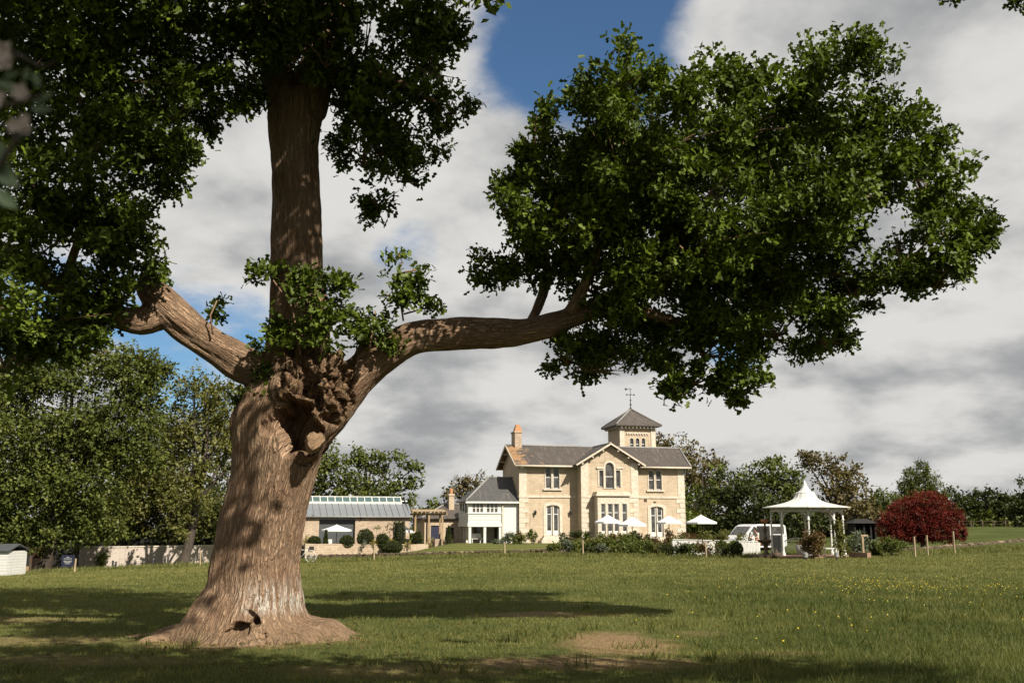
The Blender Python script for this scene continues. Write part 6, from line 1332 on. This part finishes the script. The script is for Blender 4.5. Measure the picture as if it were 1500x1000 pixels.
MB().tube([(wr_ * 1.08 * math.cos(a) - .55, 0, .35 + wr_ * 1.08 * math.sin(a)) for a in np.linspace(.3, 2.9, 10)], .02, 5).build('mudguard', MT['white'], bike)
# ------------------------------------------------------------------ trees behind
def tree(name, label, px, Y, blobs, mat, size=.36, dens=14, trunk=.28, group=None, lean=0.0, shape='quad', bark='trunk_bark', bare=False, ry=None, **kw):
    b = gp(px, Y); t = thing(name, label, 'tree', b, 0, group); bl = []; base = np.array(b)
    for q in blobs:
        bx, by_, rx, rz = q[:4]; c = at(bx, by_, Y + (q[4] if len(q) > 4 else 0)); m = mpp(Y, c.z); bl.append((tuple(np.array(c) - base), (rx * m, (ry or .9) * min(rx, rz * 1.3) * m, rz * m)))
    if not bare: foliage('crown', mat, t, bl, size, dens, per=6, shape=shape, **{**dict(shell=.42, sub=.24), **kw})
    mb = MB(); top_c = max(bl, key=lambda q: q[0][2]); hub = np.mean([q[0] for q in bl], 0)
    low = min(q[0][2] - q[1][2] for q in bl); fz_ = max(.6, low * .9)
    fork = Vector((hub[0] * .35 + lean, hub[1] * .3, fz_)); mb.tube([(0, 0, -.3), (0, 0, .15), fork * .5, fork, Vector((hub[0] * .7, hub[1] * .7, (fz_ + hub[2]) / 2)), hub, (hub[0], hub[1], top_c[0][2])], [trunk * 1.5, trunk * 1.1, trunk * .9, trunk * .85, trunk * .6, trunk * .4, trunk * .1], 8)
    mb.build('trunk', MT[bark], t); lb = MB()
    for c, r in bl:
        c = Vector(c); s0 = fork.lerp(Vector(hub), .25 * random.random() + .2); md = (s0 + c) / 2 + Vector((0, 0, r[2] * .25)); lb.tube([s0, md, c, c + (c - s0).normalized() * r[2] * .5], [trunk * .38, trunk * .26, trunk * .13, .02], 6)
        for k in range(3 if not bare else 12):
            e_ = c + Vector(rdirs(1)[0]) * np.array(r).mean() * .95; lb.tube([md.lerp(c, .6), md.lerp(e_, .6) + Vector((0, 0, .2)), e_], [trunk * .12, trunk * .08, .012], 4)
    o = lb.build('limbs', MT[bark], t); o['kind'] = 'stuff'
    return t
BW = 'trees beyond the garden wall'
tree('broad_tree', 'huge leafy tree with dark trunk beside the notice board', 68, 75, [(100, 545, 80, 42), (190, 545, 55, 38), (30, 560, 70, 42), (-60, 600, 90, 80), (60, 640, 95, 60), (150, 625, 80, 50), (215, 585, 38, 36), (20, 720, 90, 60), (120, 705, 85, 52), (200, 660, 45, 40), (60, 780, 75, 32), (-50, 740, 80, 70), (140, 765, 50, 30), (230, 540, 26, 26)], 'green_leaf', .31, 46, .55, sub=.22, shell=.3)
tree('broad_tree', 'slimmer olive green tree whose trunk stands before the pale wall', 272, 78, [(285, 575, 42, 36, 3), (330, 590, 40, 45, 4), (300, 640, 60, 45, 4), (345, 650, 40, 50, 4), (250, 650, 40, 36, 4), (370, 670, 30, 50, 5), (280, 690, 34, 24, 1), (276, 730, 24, 26, 0), (270, 768, 20, 18, 0)], 'olive_leaf', .32, 32, .42, sub=.22, shell=.3)
tree('leafy_tree', 'olive green bushy tree leaning over the middle of the pale wall', 240, 96, [(200, 740, 50, 42), (255, 745, 45, 40), (300, 755, 40, 36), (230, 700, 50, 36), (160, 760, 40, 34), (345, 750, 40, 42), (390, 740, 40, 40)], 'olive_leaf', .34, 36, .3, BW, sub=.22, shell=.3)
tree('dark_tree', 'dark dense tree behind the pale garden wall', 180, 100, [(180, 740, 60, 40), (130, 750, 60, 40), (230, 755, 50, 36), (170, 680, 55, 50), (220, 700, 40, 40), (250, 640, 40, 50)], 'dark_leaf', .42, 12, .3, BW)
tree('dark_tree', 'dark dense tree behind the right end of the pale wall', 330, 105, [(340, 745, 55, 45), (400, 740, 50, 45), (290, 750, 40, 36), (300, 690, 40, 40)], 'dark_leaf', .42, 12, .3, BW)
tree('dark_tree', 'dark tree filling the gap behind the tiled outhouse', -10, 100, [(-10, 740, 70, 50), (50, 760, 50, 40), (30, 690, 60, 50)], 'dark_leaf', .42, 12, .3, BW)
tree('oak', 'wide oak with open twisted boughs behind the barn roof', 535, 125, [(470, 665, 24, 40), (505, 690, 36, 36), (520, 665, 20, 20), (545, 675, 22, 20), (570, 680, 24, 20), (600, 690, 20, 16), (540, 715, 50, 26), (590, 725, 26, 22), (480, 730, 40, 28), (560, 745, 50, 18), (610, 712, 10, 14), (440, 700, 30, 50)], 'green_leaf', .50, 11, .5, sub=.25, shell=.35)
tree('leafy_tree', 'fresh green bushy tree between barn and cottage chimney', 622, 118, [(612, 752, 20, 14), (630, 745, 20, 10), (645, 752, 18, 13), (600, 760, 14, 12)], 'bright_leaf', .45, 16, .25)
tree('dark_tree', 'dark rounded tree behind the cottage chimney', 682, 115, [(672, 725, 22, 17), (690, 715, 20, 14), (655, 738, 14, 12), (700, 740, 24, 18)], 'brown_leaf', .42, 15, .25)
tree('bare_tree', 'pale nearly bare tree top above the dark tree by the porch', 695, 122, [(688, 700, 18, 14), (708, 698, 16, 12), (725, 705, 12, 12), (668, 708, 12, 10)], 'pale_leaf', .30, 6, .25)
tree('leafy_tree', 'bright green tree tip showing behind the porch roof', 740, 118, [(722, 703, 12, 8), (738, 712, 16, 12), (745, 730, 16, 14)], 'bright_leaf', .4, 14, .25)
tree('domed_tree', 'tall domed tree with brownish top against the right of the house', 1000, 118, [(985, 675, 45, 35), (1020, 685, 34, 30), (1040, 700, 24, 28), (1000, 725, 50, 40), (1040, 745, 28, 36), (1000, 770, 40, 24), (960, 665, 30, 24)], 'brown_leaf', .46, 14, .4)
tree('leafy_tree', 'bright green tree in front of the domed brownish tree', 1030, 104, [(1020, 740, 26, 34), (1045, 725, 18, 28), (1025, 775, 30, 22), (1010, 760, 20, 26), (1052, 690, 10, 16)], 'bright_leaf', .38, 14, .25)
tree('dark_tree', 'very dark bushy yew behind the white van', 1075, 96, [(1070, 715, 28, 32), (1055, 750, 30, 34), (1100, 740, 34, 36), (1140, 760, 34, 30), (1085, 775, 45, 20), (1180, 770, 36, 22)], 'dark_leaf', .38, 22, .35)
tree('leafy_tree', 'round green tree above the white van', 1135, 106, [(1105, 705, 26, 24), (1130, 690, 30, 20), (1155, 700, 24, 26), (1135, 725, 45, 32), (1165, 730, 22, 30), (1150, 755, 40, 28)], 'green_leaf', .42, 18, .35)
tree('copper_tree', 'brown leaved spreading tree behind the gazebo roof', 1225, 108, [(1195, 680, 24, 20), (1215, 672, 20, 14), (1225, 700, 32, 26), (1255, 720, 26, 28), (1215, 735, 45, 32), (1260, 755, 32, 28), (1200, 765, 40, 24), (1180, 672, 12, 10), (1280, 770, 20, 20), (1240, 690, 18, 16)], 'brown_leaf', .40, 15, .35)
tree('leafy_tree', 'small dark green tree left of the pointed conifer', 1292, 125, [(1290, 735, 24, 16), (1308, 745, 20, 20), (1280, 755, 22, 20), (1300, 765, 24, 16)], 'green_leaf', .48, 15, .25)
tree('pointed_conifer', 'feathery upright conifer rising behind the red maple', 1345, 128, [(1322, 722, 6, 18), (1331, 712, 5, 22), (1339, 706, 5, 24), (1347, 704, 5, 25), (1355, 703, 5, 24), (1363, 708, 5, 22), (1371, 716, 5, 18), (1379, 726, 6, 16), (1314, 732, 5, 10), (1345, 740, 34, 18), (1350, 755, 34, 18)], 'green_leaf', .5, 70, .3, shape='long', up=1.6, sub=.2)
HR = 'rounded trees of the far hedgerow'
for px, py, rx, rz, m, lab in ((1408, 740, 26, 26, 'dark_leaf', 'rounded dark tree behind the right flank of the red maple'), (1455, 735, 28, 20, 'dark_leaf', 'flat topped dark tree in the far hedgerow'), (1430, 760, 26, 18, 'green_leaf', 'low green tree between two dark hedgerow trees'), (1480, 755, 24, 22, 'green_leaf', 'paler green tree beside the dark pine'), (1530, 750, 40, 30, 'dark_leaf', 'dark tree beyond the dark pine')):
    tree('hedgerow_tree', lab, px, 165, [(px - rx * .4, py, rx * .7, rz), (px + rx * .45, py + 3, rx * .65, rz * .9), (px, py + rz * .5, rx, rz * .8)], m, .6, 13, .25, HR)
tree('dark_pine', 'dark ragged pine at the right edge of the far field', 1512, 140, [(1512, 715, 22, 18), (1500, 740, 18, 16), (1515, 755, 30, 22), (1535, 730, 26, 26)], 'dark_leaf', .5, 18, .3)
mp_ = tree('red_maple', 'broad mounded dark red maple with layered drooping branches', 1350, 75, [(1352, 735, 32, 16), (1375, 748, 24, 16), (1330, 745, 26, 16), (1310, 760, 22, 18), (1345, 760, 40, 18), (1395, 765, 17, 22), (1300, 775, 15, 16), (1330, 778, 22, 12), (1370, 778, 28, 14), (1405, 780, 10, 13), (1352, 786, 18, 8), (1312, 782, 16, 10), (1298, 785, 12, 9), (1335, 789, 22, 7), (1385, 787, 20, 9), (1360, 770, 40, 16)], 'red_leaf', .125, 250, .2, droop=.25, shell=.55, sub=.2)
# undergrowth that closes the view under the far trees
def hedge(label, px0, px1, py, Y, h, mat, size=.42):
    a, b = gp(px0, Y), gp(px1, Y); n = max(2, int((b.x - a.x) / 2.2)); t = thing('hedge', label, 'hedge', a); bl = []
    for k in range(n + 1):
        x = (b.x - a.x) * k / n; z = g(a.x + x, Y) - a.z; hh = h * random.uniform(.8, 1.15); bl.append(((x, random.uniform(-.5, .5), z + hh * .48), (1.6, 1.3, hh * .55)))
    foliage('foliage', mat, t, bl, size, 11, per=6, shell=.3, sub=.3); o = MB().box(0, b.x - a.x, -.4, .4, -.6, h * .6).build('shade_core', MT['dark'], t); return t  # dark box in the middle stands for the shade inside the hedge
hedge('dark hedge behind the pale garden wall', -80, 470, 790, 112, 6.0, 'dark_leaf')
hedge('dark undergrowth behind the gazebo', 1000, 1300, 790, 112, 4.5, 'dark_leaf')
hedge('long dark far hedge at the end of the field', 1260, 1640, 775, 180, 5.0, 'dark_leaf', .6)
hedge('green hedge behind barn and cottage', 430, 780, 780, 135, 4.0, 'green_leaf', .5)

# ------------------------------------------------------------------ tree the photographer stands under: only a few leaf tips hang into view
over = thing('overhanging_tree', 'dark leafy branch tips hanging in from a tree above the viewer', 'tree', (6.5, -2.5, g(6.5, -2.5)))
mb = MB(); mb.tube([(0, 0, -.2), (.1, .1, 2), (-.3, 1.5, 5), (-1.5, 4.5, 7.2), (-3, 7.5, 7.8)], [.5, .4, .32, .2, .05], 10); mb.tube([(-.3, 1.5, 5), (1.5, 4, 7), (2.2, 7, 7.8)], [.25, .15, .05], 8); mb.tube([(-.3, 1.5, 5), (-4, 4.5, 7.4), (-6.5, 8, 8)], [.25, .15, .05], 8); mb.build('trunk', MT['trunk_bark'], over)
ov_b = [((-2.6, 7.7, 7.4), (1.7, 1.2, .7)), ((.4, 7.6, 7.6), (1.8, 1.1, .7)), ((2.4, 7.8, 7.5), (1.3, 1.0, .7)), ((-5.6, 9.0, 7.6), (1.1, 1.0, .6)), ((-.8, 5.2, 7.8), (2.6, 1.6, .9)), ((-4.4, 5.6, 7.8), (1.8, 1.2, .8)), ((-3.6, -.4, 6.6), (1.6, 1.4, .8)), ((-6.6, 7.4, 7.5), (1.4, 1.2, .7)), ((-5.0, 8.1, 7.6), (1.4, 1.0, .6)), ((-7.0, 9.0, 7.7), (1.2, 1.0, .6)), ((-4.0, 7.4, 7.5), (1.3, .9, .6))]
foliage('crown', 'oak_leaf', over, ov_b, .2, 95, .4, 7, 'oak', None, shell=.1, sub=.4)
tip = [tuple(np.array(at(x, y, 9.0)) - np.array(over.location)) for x, y in ((1385, -8), (1402, -10), (1484, -6), (1370, -30), (1480, -30))]
foliage('leafy_tips', 'oak_leaf', over, [(c, (.10, .1, .07)) for c in tip], .1, 700, .15, 5, 'oak', None, shell=.1, sub=.4)
MB().tube([Vector(tip[0]), Vector(tip[3]) + Vector((0, 0, .4)), Vector((2.2, 7.6, 7.6))], [.006, .012, .03], 5).build('branch', MT['trunk_bark'], over); MB().tube([Vector(tip[2]), Vector(tip[4]) + Vector((0, 0, .4)), Vector((2.6, 8.0, 7.5))], [.006, .012, .03], 5).build('branch', MT['trunk_bark'], over)

# ------------------------------------------------------------------ blurred flowering climber close to the lens
fl = thing('flowering_climber', 'out of focus flowering climber with pale pink blossoms close by', 'plant', (-.80, 1.12, g(-.8, 1.12)))
rel = lambda px, py, Y=1.12: at(px, py, Y) - fl.location
MB().tube([(0, 0, -.05), (.02, 0, .8), (.0, 0, 1.7), rel(-70, 120), rel(-90, 40)], [.012, .011, .010, .007, .004], 7).build('stem', MT['trunk_bark'], fl)
for pts in ([rel(-75, 130), rel(-10, 62), rel(25, 80), rel(60, 98), rel(80, 92)], [rel(-72, 210), rel(-20, 160), rel(30, 150), rel(60, 140)], [rel(-60, 330), rel(-10, 260), rel(25, 200), rel(40, 190)]): MB().tube(pts, [.005, .004, .003, .002, .0015][:len(pts)], 6).build('stem', MT['green_stem'] if 'green_stem' in MT else MT['trunk_bark'], fl)
lmat = plain('climber_leaf', (.16, .22, .12), .6, .2, 60)
def leafq(px, py, ln, ang, Y=1.12, roll=.3):
    c = rel(px, py, Y); d = Vector((math.cos(ang), 0, math.sin(ang))); s = Vector((-math.sin(ang), roll, math.cos(ang))).normalized()
    o = MB().add([c, c + d * ln * .3 + s * ln * .22, c + d * ln * .65 + s * ln * .2, c + d * ln, c + d * ln * .65 - s * ln * .2, c + d * ln * .3 - s * ln * .22, c + d * ln * .5 + Vector((0, .008, 0))], [(0, 6, 1), (1, 6, 2), (2, 6, 3), (3, 6, 4), (4, 6, 5), (5, 6, 0)], True).build('leaf', lmat, fl)
    return o
for a in ((-12, 230, .05, -.9), (-8, 200, .045, -1.3), (50, 105, .022, -1.2), (42, 98, .018, -1.8), (48, 150, .028, .5), (45, 158, .026, -.1), (40, 178, .026, -1.9), (-5, 118, .03, -.4), (18, 250, .022, -1.2), (-10, 275, .04, -.7), (5, 112, .02, .3)): leafq(*a)
for px, py, r_ in ((2, 78, .016), (-4, 90, .014), (8, 92, .012), (30, 135, .011), (34, 140, .009), (22, 185, .010), (36, 176, .008), (-6, 145, .014), (38, 190, .008)):
    c = rel(px, py); mb = MB()
    for k in range(5): a = 2 * math.pi * k / 5 + px; d = Vector((math.cos(a), -.35, math.sin(a))); s = Vector((-math.sin(a), 0, math.cos(a))); mb.add([c, c + d * r_ * .6 + s * r_ * .4, c + d * r_ * 1.1, c + d * r_ * .6 - s * r_ * .4], [(0, 1, 2, 3)], True)
    mb.build('blossom', MT['petal'], fl)
